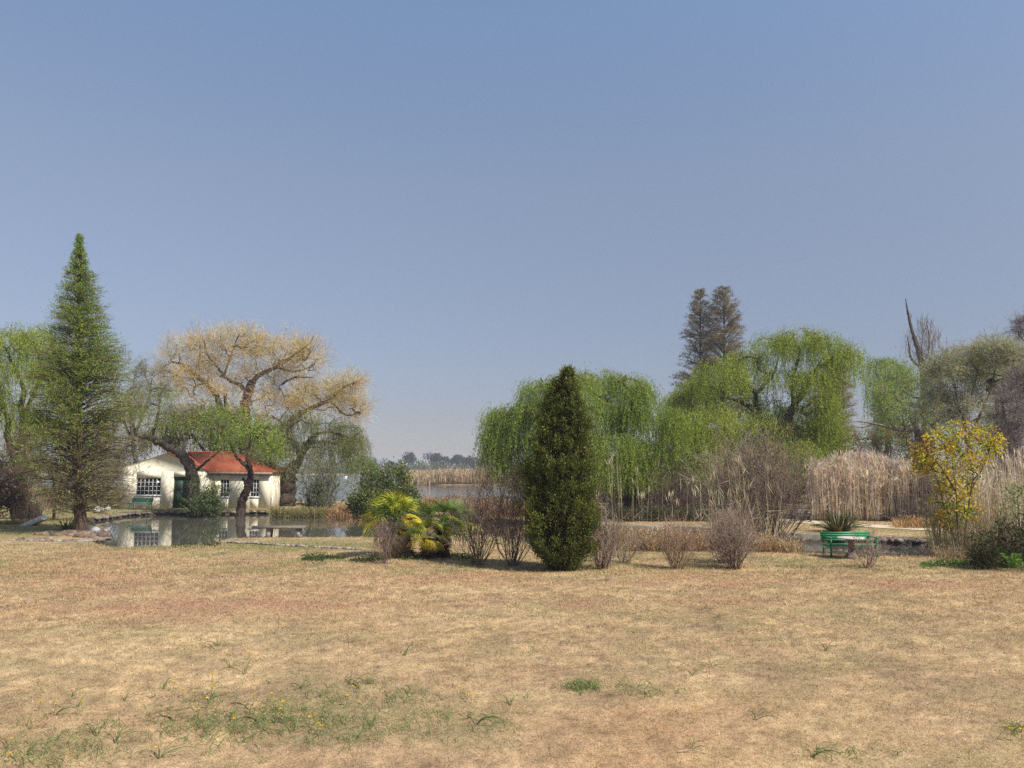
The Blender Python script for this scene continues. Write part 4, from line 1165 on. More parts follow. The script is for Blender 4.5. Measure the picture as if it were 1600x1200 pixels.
# ------------------------------------------------------------------ leafless bushes
DUST = ((.27, .20, .155), (.33, .25, .195), (.21, .155, .125))
bare_shrub("bare_bush", "thin bare bush in front of the left fan palm", 601, 881, 812, 30, 401, 22, r=.009)
bare_shrub("bare_bush", "tall wide bare bush between the palms and the cypress", 775, 882, 728, 56, 402, 84, r=.010, clumps=2, sub=7)
bare_shrub("bare_bush", "dark stemmed bare bush just right of the cypress", 942, 889, 792, 36, 403, 40, r=.012, sub=7)
bare_shrub("bare_bush", "bare bush with a few yellow leaves, second from the cypress", 974, 880, 818, 38, 404, 30, r=.009, col=DUST,
           buds=dict(n=1600, leaf=(.05, .03), palette=[((.42, .36, .04), 2), ((.3, .28, .05), 1)], where=lambda p, b, H, R, rng: (p[:, 0] < b[0] + .12 * R) & (p[:, 0] > b[0] - .75 * R) & (p[:, 2] > b[2] + .25 * H) & (rng.random(len(p)) < .5)))
bare_shrub("bare_bush", "vase shaped reddish bare bush standing alone mid lawn edge", 1057, 889, 806, 34, 405, 44, r=.009, col=((.28, .185, .125), (.33, .225, .155), (.22, .15, .11)), sub=7)
bare_shrub("bare_bush", "grey bare bush behind and left of its twin", 1133, 880, 786, 44, 406, 66, r=.009, col=DUST, sub=7)
bare_shrub("bare_bush", "dense grey brown bare bush in front of the tallest thicket", 1150, 889, 792, 44, 407, 76, r=.009, col=DUST, sub=7)
bare_shrub("bare_bush", "small sparse bare bush in front of the green bench", 1356, 888, 820, 34, 408, 22, r=.011, sub=6)
bare_shrub("bare_thicket", "largest bare thicket of tall twiggy stems below the big willow", 1188, 849, 688, 80, 409, 190, r=.015, col=((.27, .20, .145), (.33, .25, .18), (.20, .15, .115), (.14, .10, .08)), sub=10, spread0=1.0, group=None,
           buds=dict(n=2600, leaf=(.10, .04), palette=[((.30, .27, .10), 1), ((.38, .30, .17), 2)], where=lambda p, b, H, R, rng: p[:, 2] > b[2] + .6 * H))
bare_shrub("bare_bush", "pale grey bare bush at the foot of the middle willow trunk", 958, 797, 742, 32, 410, 40, Y=51, r=.02, col=((.38, .32, .27), (.3, .25, .21)), group=None)
bare_shrub("bare_bush", "pale twiggy bush right of the middle willow trunk", 1015, 796, 745, 26, 411, 36, Y=52, r=.02, col=((.36, .31, .26), (.28, .23, .19)), group=None)
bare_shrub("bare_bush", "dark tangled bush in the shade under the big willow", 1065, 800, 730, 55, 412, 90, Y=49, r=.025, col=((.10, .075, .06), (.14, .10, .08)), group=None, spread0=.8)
bare_shrub("grey_shrub", "grey green airy shrub right of the cottage by the lake", 494, 798, 728, 34, 413, 60, Y=53, r=.02, col=((.17, .16, .13), (.22, .2, .16)), group=None,
           buds=dict(n=5200, leaf=(.16, .05), palette=[((.15, .17, .08), 2), ((.2, .2, .1), 1)]))
bare_shrub("leafy_shrub", "young green shrub on the bank between the two leaning trunks", 327, 803, 752, 20, 414, 30, Y=51.2, r=.015, col=((.16, .13, .1),), group=None, clumps=2,
           buds=dict(n=3400, leaf=(.17, .07), palette=[((.10, .15, .05), 2), ((.15, .19, .07), 1), ((.07, .1, .04), 1)]))

# dark round evergreen behind the palms
make_tree("evergreen_shrub", "rounded dark glossy evergreen shrub behind the fan palms", 48.5, [([(602, 803), (602, 780), (600, 760)], .12, .05), ([(602, 790), (625, 765)], .06, .03), ([(602, 790), (575, 775)], .06, .03)],
          [(590, 760, 30, 24), (615, 752, 30, 26), (575, 780, 28, 22), (600, 785, 36, 20), (632, 778, 22, 22), (560, 792, 14, 12), (640, 795, 16, 14)], 420, cat="bush", per_mass=44, kgap=.5, depth=1.0, tip_r=.012, wood=(.08, .065, .05),
          leafy=dict(n=46, sig=.20, leaf=(.15, .075), palette=[((.08, .10, .024), 4), ((.11, .135, .03), 3), ((.20, .20, .045), 1.4)], up=.3), mat=M_GLOSSY)

# ------------------------------------------------------------------ spiky plant, ground cover, corner bush
def blades_plant(name, label, base, n, L, w_, palette, seed, cat="plant", group=None, stuff=False, spread=.25, lo=.35):
    rng = np.random.default_rng(seed); g = Geo()
    for k in range(n):
        az = rng.uniform(0, 6.28); l = L * rng.uniform(.6, 1.1); f = rng.uniform(lo, 1.25)
        c = palette[rng.integers(len(palette))]; m = 6; t = np.linspace(0, 1, m)
        out = l * math.cos(f) * t; up = l * math.sin(f) * (t - .42 * t ** 2.4 * (1.35 - f))
        d = np.array([math.cos(az), math.sin(az), 0]); sd = np.array([-math.sin(az), math.cos(az), 0]); b = base + d * spread * rng.random() ** .5 - [0, 0, .03]
        P = b + d * out[:, None] + np.array([0, 0, 1.0]) * up[:, None]; ww = w_ * (1 - t ** 2 * .92)
        v = np.concatenate([P - sd * ww[:, None] / 2, P + sd * ww[:, None] / 2 + [0, 0, w_ * .25]])
        g.add(v, jitter(c, len(v), rng, .06, .03), quads=[[i, i + 1, m + i + 1, m + i] for i in range(m - 1)])
    o = g.build(name, M_GLOSSY, None, base); return tag(o, label, cat, group, "stuff" if stuff else None)
blades_plant("flax_plant", "spiky flax plant with long sword leaves on the far bank above the green bench", place(1311, 831), 190, 1.25, .075, [(.10, .115, .035), (.15, .15, .05), (.07, .085, .03), (.26, .21, .09), (.05, .06, .025)], 501)
rfl = np.random.default_rng(12)
for k, (a, y_, lab) in enumerate(((520, 800, "dead russet flax clump nearest the grey green shrub"), (545, 802, "drooping orange brown flax clump on the bank, middle of three"), (568, 803, "orange brown flax clump beside the dark evergreen shrub"))):
    blades_plant("dead_flax", lab, place(a, y_, 49.8 - .3 * k), 150, 1.15, .07, [(.36, .21, .10), (.44, .27, .13), (.28, .16, .09), (.48, .33, .17)] if k else [(.24, .12, .07), (.30, .16, .09), (.2, .11, .07)], 510 + k, group="dead flax clumps on the pond bank", lo=.5, spread=.6)
blades_plant("iris_clump", "bright green iris leaves at the water beside the conifer mound", place(157, 826, 34.8), 60, .75, .035, [(.10, .2, .04), (.13, .25, .05)], 520, lo=.7)
blades_plant("iris_clump", "dark green iris leaves behind the conifer mound", place(105, 822, 37), 60, .8, .04, [(.07, .12, .035), (.05, .09, .03)], 521, lo=.7)

def ground_cover(name, label, px0, px1, py, seed, n, h=.09, pal=((.05, .085, .03), (.075, .115, .04), (.10, .12, .05))):
    rng = np.random.default_rng(seed); g = Geo()
    P = []
    for k in range(n):
        a = rng.uniform(px0, px1); e = rng.normal() * 2.0
        p = on_plane(a, py + e * 1.2, -.13)
        if vnoise(p[0] * 1.6 + 7, p[1] * 1.6) < .42: continue
        p[2] = gz1(p[0], p[1]) + rng.random() * h * (.3 + vnoise(p[0] * 2.2, p[1] * 2.2)); P.append(p)
    P = np.array(P); n = len(P); g.leaves(P, rng.normal(size=P.shape) + [0, 0, .8], rng.uniform(.05, .10, n), .035, jitter(pick([(c, 1) for c in pal], n, rng), n, rng), rng)
    return tag(g.build(name, M_LEAF, None, P.mean(0)), label, "ground cover", kind="stuff")
ground_cover("ground_cover", "low dark green ground cover left of the palms", 472, 600, 873.5, 531, 2600)
ground_cover("ground_cover", "low green plants around the foot of the palms", 600, 740, 871, 532, 1600, .1)
ground_cover("ground_cover", "low green weeds at the right edge of the lawn", 1440, 1600, 884, 533, 2200, .12, ((.08, .15, .04), (.12, .2, .06)))
ground_cover("ground_cover", "dark floating and creeping plants along the near pond edge", 225, 352, 850, 534, 1500, .07, ((.05, .065, .03), (.07, .08, .035)))

make_tree("evergreen_bush", "dark tangled evergreen bush at the right corner of the lawn", 22.6, [([(1572, 885), (1570, 850), (1565, 825)], .07, .03), ([(1572, 870), (1540, 845)], .04, .02), ([(1572, 870), (1600, 835)], .04, .02)],
          [(1545, 850, 26, 28), (1580, 840, 30, 34), (1610, 845, 34, 40), (1600, 870, 30, 16), (1535, 870, 18, 14)], 541, cat="bush", per_mass=40, tip_r=.006, seg=.2, wood=(.07, .055, .045),
          leafy=dict(n=34, sig=.10, leaf=(.09, .03), palette=[((.035, .05, .02), 4), ((.06, .055, .035), 3), ((.05, .075, .025), 2)]), twigs=dict(n=5, L=(.15, .35), w=.008, palette=BRN, sub=2))
rng_ = np.random.default_rng(55)
def fern():
    b = place(1585, 888, 21.9); root = empty("fern", b, "bright green feathery fern fronds in front of the dark corner bush", "fern"); 
    for k in range(9):
        g = Geo(); az = rng_.uniform(2.4, 5.2); L = rng_.uniform(.6, 1.0); el = rng_.uniform(.35, 1.1); m = 26
        t = np.linspace(0, 1, m); d = np.array([math.cos(az), math.sin(az), 0]); sd = np.array([-math.sin(az), math.cos(az), 0])
        P = d * (L * math.cos(el) * t)[:, None] + np.array([0, 0, 1]) * (L * math.sin(el) * (t - .45 * t ** 2.5))[:, None] + [rng_.normal() * .1, 0, .1]
        for sgn in (-1, 1):
            D = np.gradient(P, axis=0); D = D / np.linalg.norm(D, axis=1)[:, None] * .5 + sd * sgn
            g.leaves(P, D, .11 * np.sin(np.pi * (t * .85 + .1)), .022, jitter((.14, .26, .05), m, rng_), rng_)
        g.leaves(P[:-1], np.diff(P, axis=0), L / m * 1.3, .012, (.12, .2, .05), rng_)
        g.build("frond", M_LEAF, root)
fern()
# ------------------------------------------------------------------ trees
DK = (.075, .055, .042)
make_tree("weeping_willow", "bright green weeping willow at the left edge behind the tall conifer", 58, [
    ([(30, 800), (32, 720), (36, 660), (34, 600)], .40, .16), ([(32, 740), (14, 690), (10, 650), (-10, 600), (-30, 560)], .26, .10), ([(36, 650), (55, 610), (62, 570), (55, 540)], .16, .07), ([(34, 600), (20, 570), (10, 545)], .13, .06)],
    [(-40, 550, 50, 45), (15, 530, 45, 32), (60, 530, 38, 30), (35, 575, 40, 25), (-20, 610, 50, 35), (80, 585, 28, 40), (10, 640, 35, 22), (60, 660, 35, 30), (-60, 640, 50, 40)], 601, wood=DK, per_mass=32,
    willow=dict(ns=14, L=(.9, 3.6), palette=G_WIL))
make_tree("bare_tree", "olive tree with bare grey crown behind the conifer and left of the cottage", 60, [
    ([(215, 790), (212, 720), (205, 660), (200, 610)], .22, .08), ([(212, 700), (190, 650), (175, 600)], .12, .05), ([(210, 680), (230, 630), (238, 590)], .12, .05)],
    [(195, 590, 36, 40), (180, 640, 36, 40), (232, 600, 28, 32), (215, 650, 40, 40), (170, 690, 40, 35), (220, 700, 30, 30)], 602, wood=(.16, .13, .11), per_mass=34,
    twigs=dict(n=12, L=(.4, 1.0), w=.022, palette=[((.24, .21, .14), 2), ((.28, .24, .18), 1), ((.2, .19, .09), 2)], up=.5), leafy=dict(n=16, sig=.35, leaf=(.16, .05), palette=G_OLV, frac=.8))
make_tree("leaning_willow", "leaning old willow with a thick bent trunk in front of the cottage door", 52.3, [
    ([(306, 798), (301, 770), (299, 735), (285, 712), (258, 695), (232, 684), (212, 680)], .46, .12), ([(300, 742), (315, 728), (335, 712)], .12, .05), ([(262, 697), (272, 680), (280, 668)], .09, .04), ([(236, 685), (245, 655), (250, 625)], .13, .05), ([(212, 680), (205, 650), (198, 625)], .1, .04), ([(335, 712), (350, 695), (352, 675)], .05, .03), ([(285, 712), (290, 685), (305, 655)], .10, .04)],
    [(232, 640, 38, 36), (205, 640, 26, 30), (268, 660, 30, 26), (300, 655, 34, 26), (335, 672, 24, 20), (250, 610, 24, 20, .5)], 603, wood=(.11, .085, .07), per_mass=30, wig=.15, flare=1.55,
    willow=dict(ns=5, L=(.5, 2.2), palette=[((.28, .34, .07), 2), ((.23, .30, .05), 2), ((.32, .31, .13), 1)], per_m=8), twigs=dict(n=7, L=(.3, .8), w=.02, palette=[((.27, .23, .18), 2), ((.22, .21, .12), 1)], up=.4))
make_tree("crooked_willow", "small crooked willow with a gnarled trunk and fresh green crown before the cottage wing", 51.6, [
    ([(374, 802), (378, 785), (386, 765), (391, 748), (390, 732), (386, 715)], .33, .11), ([(391, 735), (378, 722), (368, 712), (364, 700)], .13, .06), ([(386, 716), (388, 700), (392, 685)], .12, .05), ([(383, 775), (385, 760), (380, 748)], .13, .10), ([(364, 700), (350, 680), (345, 660)], .06, .03), ([(392, 690), (410, 675), (420, 665)], .06, .03)],
    [(395, 670, 30, 18), (365, 655, 30, 18), (420, 680, 22, 18), (345, 668, 22, 18), (390, 692, 30, 14), (330, 650, 20, 14), (355, 690, 16, 10), (425, 700, 14, 12)], 604, wood=(.10, .075, .058), per_mass=26, wig=.16, flare=1.4,
    leafy=dict(n=34, sig=.32, leaf=(.16, .045), palette=[((.29, .42, .045), 4), ((.36, .47, .07), 2), ((.21, .31, .04), 2)], up=.35), twigs=dict(n=5, L=(.4, .9), w=.02, palette=[((.2, .19, .1), 1)], up=.4))
make_tree("golden_willow", "large old willow with a golden leafless crown rising behind the cottage", 65, [
    ([(384, 780), (384, 720), (381, 672), (383, 640), (389, 610), (393, 598)], .52, .28), ([(390, 612), (402, 588), (428, 575), (452, 560), (470, 547)], .24, .07), ([(388, 618), (376, 602), (362, 596), (350, 588)], .20, .10), ([(350, 588), (338, 572), (325, 555), (318, 530)], .12, .05), ([(350, 588), (358, 562), (368, 535), (375, 520)], .10, .04),
    ([(345, 640), (338, 618), (322, 600), (303, 585), (285, 570), (268, 566)], .26, .08), ([(303, 586), (312, 560), (312, 530)], .09, .04), ([(384, 690), (412, 680), (440, 668), (462, 652)], .26, .2), ([(462, 652), (490, 636), (515, 625), (535, 606), (560, 595)], .22, .06), ([(515, 625), (540, 648), (565, 645)], .09, .04), ([(432, 574), (460, 580), (488, 573)], .1, .05), ([(440, 600), (460, 590), (490, 590)], .1, .05), ([(352, 615), (353, 640), (352, 690)], .14, .2), ([(470, 548), (485, 535), (490, 525)], .08, .04)],
    [(300, 556, 42, 30), (272, 575, 26, 32), (335, 545, 34, 26), (372, 538, 32, 24), (395, 540, 20, 18), (345, 580, 40, 28), (425, 565, 36, 28), (455, 552, 36, 22), (480, 560, 24, 24), (400, 600, 40, 28), (450, 605, 40, 26), (540, 600, 28, 18), (515, 618, 26, 22), (490, 630, 34, 22), (300, 605, 36, 26), (550, 640, 20, 16), (330, 630, 40, 26), (430, 640, 40, 24)], 605, wood=(.12, .088, .065), per_mass=34, tip_r=.016, spread=.35, up=.5,
    twigs=dict(n=15, L=(.7, 1.7), w=.019, palette=GOLD, up=.35, sub=5, out=.75, sig=.28), mat=M_TWIG)
make_tree("olive_willow", "dull olive green tree mass close behind the cottage roof", 69, [
    ([(330, 790), (332, 720), (330, 670)], .3, .12), ([(331, 720), (300, 680), (280, 650)], .15, .06), ([(331, 700), (360, 660), (380, 640)], .15, .06)],
    [(290, 655, 42, 34), (335, 650, 42, 30), (255, 680, 30, 34), (380, 660, 40, 34), (310, 690, 50, 24), (420, 680, 36, 30), (370, 705, 50, 22)], 606, wood=DK, per_mass=30,
    willow=dict(ns=11, L=(1.2, 3.0), palette=G_OLV, leaf=(.2, .05)))
make_tree("lakeside_willow", "olive tinged weeping willow with spreading dark limbs right of the cottage", 58.5, [
    ([(446, 792), (448, 770), (452, 748), (462, 728)], .68, .36), ([(462, 730), (474, 706), (486, 690), (492, 680)], .28, .12), ([(455, 740), (470, 712), (476, 690)], .2, .1), ([(448, 752), (432, 734), (420, 715)], .3, .12), ([(488, 692), (510, 690), (535, 694), (558, 690)], .14, .05), ([(476, 696), (490, 680), (520, 675), (548, 684), (560, 676)], .12, .05), ([(470, 710), (456, 690), (450, 670), (470, 655)], .16, .08), ([(420, 715), (408, 700), (402, 680)], .12, .05)],
    [(505, 664, 32, 20), (540, 672, 24, 18), (470, 655, 32, 22), (555, 690, 16, 14), (440, 680, 28, 22), (525, 690, 26, 14), (490, 700, 30, 14), (425, 700, 22, 18)], 607, wood=(.10, .078, .06), per_mass=26, flare=1.25, wig=.16,
    willow=dict(ns=12, L=(.9, 3.1), palette=[((.19, .21, .075), 3), ((.15, .19, .06), 2), ((.27, .24, .12), 2)], per_m=8))
make_tree("weeping_willow", "small pale green willow far beyond the cottage at the water", 95, [([(565, 752), (566, 735), (568, 722)], .2, .08)],
    [(570, 716, 10, 9), (556, 722, 10, 9), (580, 728, 8, 8)], 608, wood=DK, per_mass=20, willow=dict(ns=12, L=(1.2, 2.6), palette=[((.22, .3, .11), 1), ((.18, .26, .1), 1)], leaf=(.24, .06), per_m=6))

def palL(p, b, H, rng):
    f = np.clip((p[:, 0] - b[0]) / 2.6, -1, 1); z = (p[:, 2] - b[2]) / H
    pb = np.clip(.08 + .42 * f + .9 * (.40 - z), .03, .92); k = rng.random(len(p)) < pb
    g_ = pick([((.18, .28, .035), 4), ((.23, .33, .045), 3), ((.13, .205, .03), 2), ((.28, .34, .06), 1)], len(p), rng); o_ = pick([((.24, .20, .085), 2), ((.28, .20, .115), 1), ((.20, .19, .07), 1)], len(p), rng)
    return np.where(k[:, None], o_, g_)
def bareL(p, b, H):
    z = (p[:, 2] - b[2]) / H; f = np.clip((p[:, 0] - b[0]) / 2.6, -1, 1)
    return np.clip(.36 + 1.1 * sstep(.22, .42, z - .13 * f) - .66 * sstep(.54, .72, z) - .15 * np.maximum(f, 0), .1, 1)
conifer("swamp_cypress", "tall narrow feathery conifer on the mound at the left of the pond", 124, 35.0, place(124, 832, 35.0),
        [(368, 2), (385, 6), (410, 13), (440, 24), (470, 34), (500, 40), (525, 48), (545, 62), (580, 76), (640, 82), (700, 88), (750, 86), (785, 70), (805, 50), (825, 30)], 611, 1300, palL, (.10, .024), 11, bare=bareL, trunk_r=.22, lo=.07, twig=.012, rise=.42, droop=.16, twigcol=(.20, .15, .10))
BRC = [((.235, .185, .10), 3), ((.29, .225, .125), 2), ((.19, .155, .085), 2), ((.2, .2, .09), 1)]
for k, (a, y_, prof, lab) in enumerate(((1094, 98, [(451, 4), (460, 12), (480, 17), (520, 26), (560, 32), (600, 42), (650, 48), (740, 45)], "left tree of the two tall brown conifers behind the big willow"),
                                        (1131, 96, [(448, 6), (456, 14), (470, 20), (500, 27), (530, 31), (570, 36), (620, 42), (740, 45)], "right tree of the two tall brown conifers behind the big willow"),
                                        (1300, 88, [(560, 6), (590, 22), (620, 32), (660, 38), (740, 40)], "brown conifer seen through the right side of the big willow"))):
    conifer("brown_conifer", lab, a, y_, place(a, 770, y_), prof, 620 + k, 460, BRC, (.22, .05), 9, droop=.1, rise=.5, trunk_r=.3, lo=.2, twig=.03)

make_tree("weeping_willow", "middle weeping willow with trailing curtains behind the cypress", 51.5, [
    ([(985, 800), (983, 765), (980, 725), (976, 690), (970, 665)], .55, .28), ([(975, 690), (965, 655), (955, 630), (930, 615)], .22, .09), ([(972, 668), (985, 640), (985, 615), (970, 595)], .18, .07), ([(965, 660), (935, 645), (900, 630), (870, 615)], .2, .07), ([(900, 632), (860, 650), (825, 655), (800, 650)], .13, .05), ([(984, 750), (1004, 732), (1022, 716), (1036, 690), (1040, 668), (1050, 652)], .26, .08), ([(870, 618), (850, 600), (845, 590)], .08, .04), ([(1036, 672), (1052, 664), (1062, 668)], .07, .03), ([(940, 640), (925, 610), (905, 590)], .12, .05)],
    [(795, 645, 32, 17), (778, 655, 16, 14), (850, 610, 34, 24), (835, 640, 28, 20), (895, 596, 40, 20), (935, 594, 38, 18), (975, 600, 34, 20), (998, 612, 15, 22), (930, 640, 40, 20), (985, 650, 26, 20), (860, 680, 34, 20), (1050, 648, 14, 10), (900, 660, 40, 20), (960, 690, 40, 16), (1010, 700, 22, 16), (800, 690, 24, 14), (775, 680, 12, 14), (845, 720, 28, 10), (940, 720, 36, 10), (1000, 735, 22, 8)], 631, wood=DK, per_mass=34, spread=.5,
    willow=dict(ns=13, L=(.8, 4.6), sig=.33, palette=G_MID, per_m=10, zmin=.9))
make_tree("weeping_willow", "largest weeping willow with a broad bright green dome right of centre", 54, [
    ([(1200, 800), (1203, 750), (1212, 705), (1218, 680)], .65, .36), ([(1216, 690), (1232, 655), (1240, 635), (1262, 600), (1275, 578), (1300, 562)], .3, .1), ([(1214, 695), (1190, 660), (1182, 640), (1180, 615), (1165, 600)], .26, .1), ([(1180, 640), (1150, 625), (1125, 620)], .16, .06), ([(1240, 636), (1238, 600), (1246, 565), (1250, 545)], .16, .06), ([(1265, 598), (1300, 592), (1325, 600)], .12, .05), ([(1180, 616), (1205, 590), (1215, 565)], .14, .05), ([(1205, 720), (1240, 690), (1262, 680)], .16, .07), ([(1204, 730), (1150, 700), (1100, 690)], .2, .07), ([(1272, 582), (1285, 560), (1290, 545)], .09, .04)],
    [(1245, 526, 42, 17), (1205, 538, 34, 20), (1285, 536, 32, 18), (1318, 556, 22, 22), (1165, 562, 34, 22), (1125, 578, 34, 20), (1088, 604, 30, 20), (1058, 630, 20, 20), (1150, 610, 44, 24), (1215, 590, 40, 24), (1275, 590, 30, 18), (1110, 650, 44, 26), (1180, 660, 44, 24), (1245, 650, 36, 22), (1275, 680, 28, 20), (1150, 700, 50, 20), (1080, 680, 36, 22), (1235, 700, 40, 18), (1060, 665, 22, 20), (1290, 630, 20, 20), (1120, 725, 40, 14), (1210, 735, 44, 14), (1060, 710, 24, 20), (1250, 720, 34, 14), (1085, 740, 26, 10), (1205, 640, 36, 22), (1160, 675, 40, 18), (1255, 672, 30, 18), (1290, 665, 22, 20), (1220, 690, 34, 16)], 632, wood=DK, per_mass=33, spread=.55,
    willow=dict(ns=13, L=(.7, 3.3), sig=.33, palette=G_WIL, per_m=10, zmin=1.0))
make_tree("weeping_willow", "slim dark green willow with long trailing strands right of the biggest one", 68, [
    ([(1386, 770), (1388, 700), (1385, 640), (1384, 600)], .3, .1), ([(1386, 640), (1372, 590), (1368, 572)], .12, .05), ([(1385, 610), (1400, 580), (1410, 570)], .1, .05)],
    [(1372, 568, 17, 12), (1392, 566, 18, 11), (1408, 580, 12, 12), (1375, 600, 14, 20), (1395, 620, 18, 20), (1388, 660, 18, 20)], 633, wood=DK, per_mass=8, willow=dict(ns=20, L=(1.2, 6.0), palette=G_MID, leaf=(.18, .045)))
# dead snag and its poplar shoots
rng7 = np.random.default_rng(71)
b = place(1445, 770, 72); root = empty("dead_poplar", b, "leafless poplar with a tall bare snag pointing above the right thicket", "tree"); g = Geo()
def pline(p, r0, r1, k=6):
    c = spline([W(q[0], q[1], 72 + rng7.normal() * .2) for q in p], 6); g.tube(c, np.linspace(r0, r1, len(c)) * (1 + .12 * rng7.normal(size=len(c))), (.13, .105, .095), k)
pline([(1445, 770), (1446, 660), (1442, 590), (1440, 572)], .3, .22); pline([(1441, 574), (1434, 545), (1426, 520), (1420, 495), (1417, 480), (1415, 466)], .26, .03); pline([(1440, 574), (1448, 558), (1452, 530), (1448, 505)], .12, .03); pline([(1438, 575), (1424, 560), (1420, 540), (1418, 525)], .14, .03); pline([(1421, 498), (1424, 494), (1422, 489)], .05, .02); pline([(1445, 570), (1440, 545), (1444, 515)], .08, .02); pline([(1448, 575), (1456, 550), (1458, 525)], .08, .02)
g.build("trunk", M_BARK, root, b); g = Geo()
for a, y0, y1, n in ((1446, 572, 502, 70), (1456, 572, 518, 60), (1420, 565, 525, 30), (1440, 575, 510, 50)):
    for _ in range(n):
        f = rng7.random(); p = W(a + rng7.normal() * 6, y0 + (y1 - y0) * f, 72 + rng7.normal() * .5); d = np.array([[rng7.normal() * .28, rng7.normal() * .28, 1.0]])
        for q in range(4): g.leaves(p[None] + rng7.normal(size=(1, 3)) * .2, d + rng7.normal(size=(1, 3)) * .2, rng7.uniform(.5, 1.3), .035, jitter((.27, .23, .21), 1, rng7), rng7, .3)
g.build("twigs", M_TWIG, root, b)
# right hand thicket
PALE = [((.27, .35, .10), 3), ((.33, .40, .14), 2), ((.22, .28, .09), 1)]
make_tree("pale_tree", "pale green tree with whitish limbs at the left of the right thicket", 57, [
    ([(1432, 790), (1434, 720), (1432, 665), (1430, 640)], .24, .12), ([(1432, 670), (1415, 640), (1400, 615)], .1, .04), ([(1430, 645), (1440, 615), (1450, 590)], .1, .04), ([(1434, 700), (1465, 660), (1470, 620)], .12, .04)],
    [(1400, 598, 26, 20), (1430, 590, 30, 20), (1462, 596, 28, 24), (1385, 625, 20, 24), (1425, 630, 36, 22), (1470, 635, 26, 22), (1400, 660, 30, 22), (1450, 665, 34, 22)], 641, wood=(.28, .25, .21), per_mass=26, tip_r=.014,
    leafy=dict(n=95, sig=.38, leaf=(.17, .055), palette=PALE, frac=.75), twigs=dict(n=9, L=(.4, .9), w=.02, palette=GREY, up=.35))
make_tree("thorn_tree", "broad grey twiggy tree hazed with new leaves in the right thicket", 50, [
    ([(1520, 800), (1518, 740), (1512, 690), (1505, 650)], .2, .1), ([(1508, 670), (1495, 620), (1488, 590), (1478, 560)], .09, .03), ([(1512, 690), (1535, 640), (1550, 600), (1558, 560)], .10, .03), ([(1515, 720), (1470, 680), (1450, 660)], .08, .03), ([(1505, 650), (1520, 610), (1528, 580)], .07, .03)],
    [(1478, 570, 28, 20), (1512, 562, 34, 20), (1548, 548, 28, 20), (1585, 556, 30, 26), (1490, 605, 42, 26), (1545, 600, 44, 30), (1590, 610, 36, 36), (1465, 640, 34, 26), (1520, 645, 50, 28), (1580, 660, 40, 30), (1625, 590, 30, 40)], 642, wood=(.15, .125, .11), per_mass=46, tip_r=.012, wig=.17,
    leafy=dict(n=60, sig=.26, leaf=(.15, .05), palette=[((.31, .39, .12), 2), ((.36, .41, .16), 1), ((.33, .30, .21), 1)], frac=.45), twigs=dict(n=12, L=(.4, 1.2), w=.03, palette=[((.34, .30, .26), 3), ((.40, .36, .31), 2), ((.22, .19, .17), 2)], up=.2, out=.5))
make_tree("bare_tree", "dark purple grey leafless tree at the right edge", 40, [
    ([(1605, 830), (1600, 760), (1592, 700), (1588, 650)], .2, .1), ([(1592, 700), (1572, 660), (1565, 620)], .1, .04), ([(1598, 720), (1625, 650), (1630, 600)], .1, .04), ([(1630, 600), (1612, 548), (1592, 524)], .05, .02), ([(1630, 600), (1615, 520), (1596, 494)], .05, .015), ([(1595, 750), (1565, 720), (1550, 690)], .08, .03)],
    [(1580, 640, 26, 30), (1600, 600, 24, 26), (1565, 685, 26, 24), (1598, 690, 24, 30), (1570, 720, 26, 24), (1610, 740, 30, 40), (1596, 512, 9, 16, 0, .4)], 643, wood=(.085, .07, .068), per_mass=55, tip_r=.008, seg=.35,
    twigs=dict(n=24, L=(.25, .7), w=.015, palette=[((.19, .155, .15), 2), ((.27, .22, .21), 2), ((.16, .13, .125), 1)], up=.15, out=.5), mat=M_TWIG)
make_tree("scrub", "brown scrub with rusty dead leaves under the right thicket", 54, [([(1400, 795), (1405, 750), (1410, 715)], .12, .05), ([(1403, 770), (1440, 720), (1460, 700)], .1, .04)],
    [(1340, 690, 30, 24), (1400, 690, 40, 22), (1450, 690, 40, 24), (1490, 720, 36, 26), (1420, 725, 50, 20), (1360, 720, 40, 20), (1510, 700, 30, 30)], 644, cat="bush", wood=DK, per_mass=26, leafy=dict(n=11, sig=.4, leaf=(.18, .07), palette=[((.32, .19, .10), 2), ((.2, .17, .08), 3), ((.13, .14, .05), 3)], frac=.75), twigs=dict(n=13, L=(.4, 1.0), w=.021, palette=BRN, up=.3))
make_tree("green_shrub", "fresh green shrub above the tall reeds beneath the slim willow", 62, [([(1370, 780), (1372, 730), (1370, 700)], .1, .05)], [(1358, 690, 22, 14), (1385, 684, 24, 16), (1400, 700, 20, 16), (1350, 705, 22, 14)], 645, cat="bush", wood=DK, per_mass=22, leafy=dict(n=30, sig=.34, leaf=(.18, .05), palette=[((.15, .24, .06), 2), ((.19, .28, .08), 1)]))
make_tree("green_tree", "fresh green treetop rising behind the broad grey twiggy tree on the right", 58, [([(1556, 800), (1556, 700), (1558, 620), (1556, 570)], .22, .08), ([(1557, 620), (1535, 580), (1530, 560)], .08, .03), ([(1557, 620), (1580, 580), (1590, 560)], .08, .03)],
    [(1556, 545, 24, 16), (1540, 560, 22, 14), (1575, 560, 22, 16), (1600, 575, 20, 20), (1520, 580, 20, 14), (1556, 580, 40, 20)], 646, wood=DK, per_mass=24, leafy=dict(n=60, sig=.36, leaf=(.18, .055), palette=[((.27, .38, .09), 2), ((.33, .42, .12), 1), ((.2, .29, .07), 1)]))
g = Geo(); c = spline([W(1432, 672, 51), W(1405, 672, 50.8), W(1375, 664, 50.5), W(1346, 659, 50.2), W(1318, 660, 50)], 6); rr = np.random.default_rng(8)
g.tube(c, np.linspace(.13, .02, len(c)), (.22, .19, .16), 7, .12, rr)
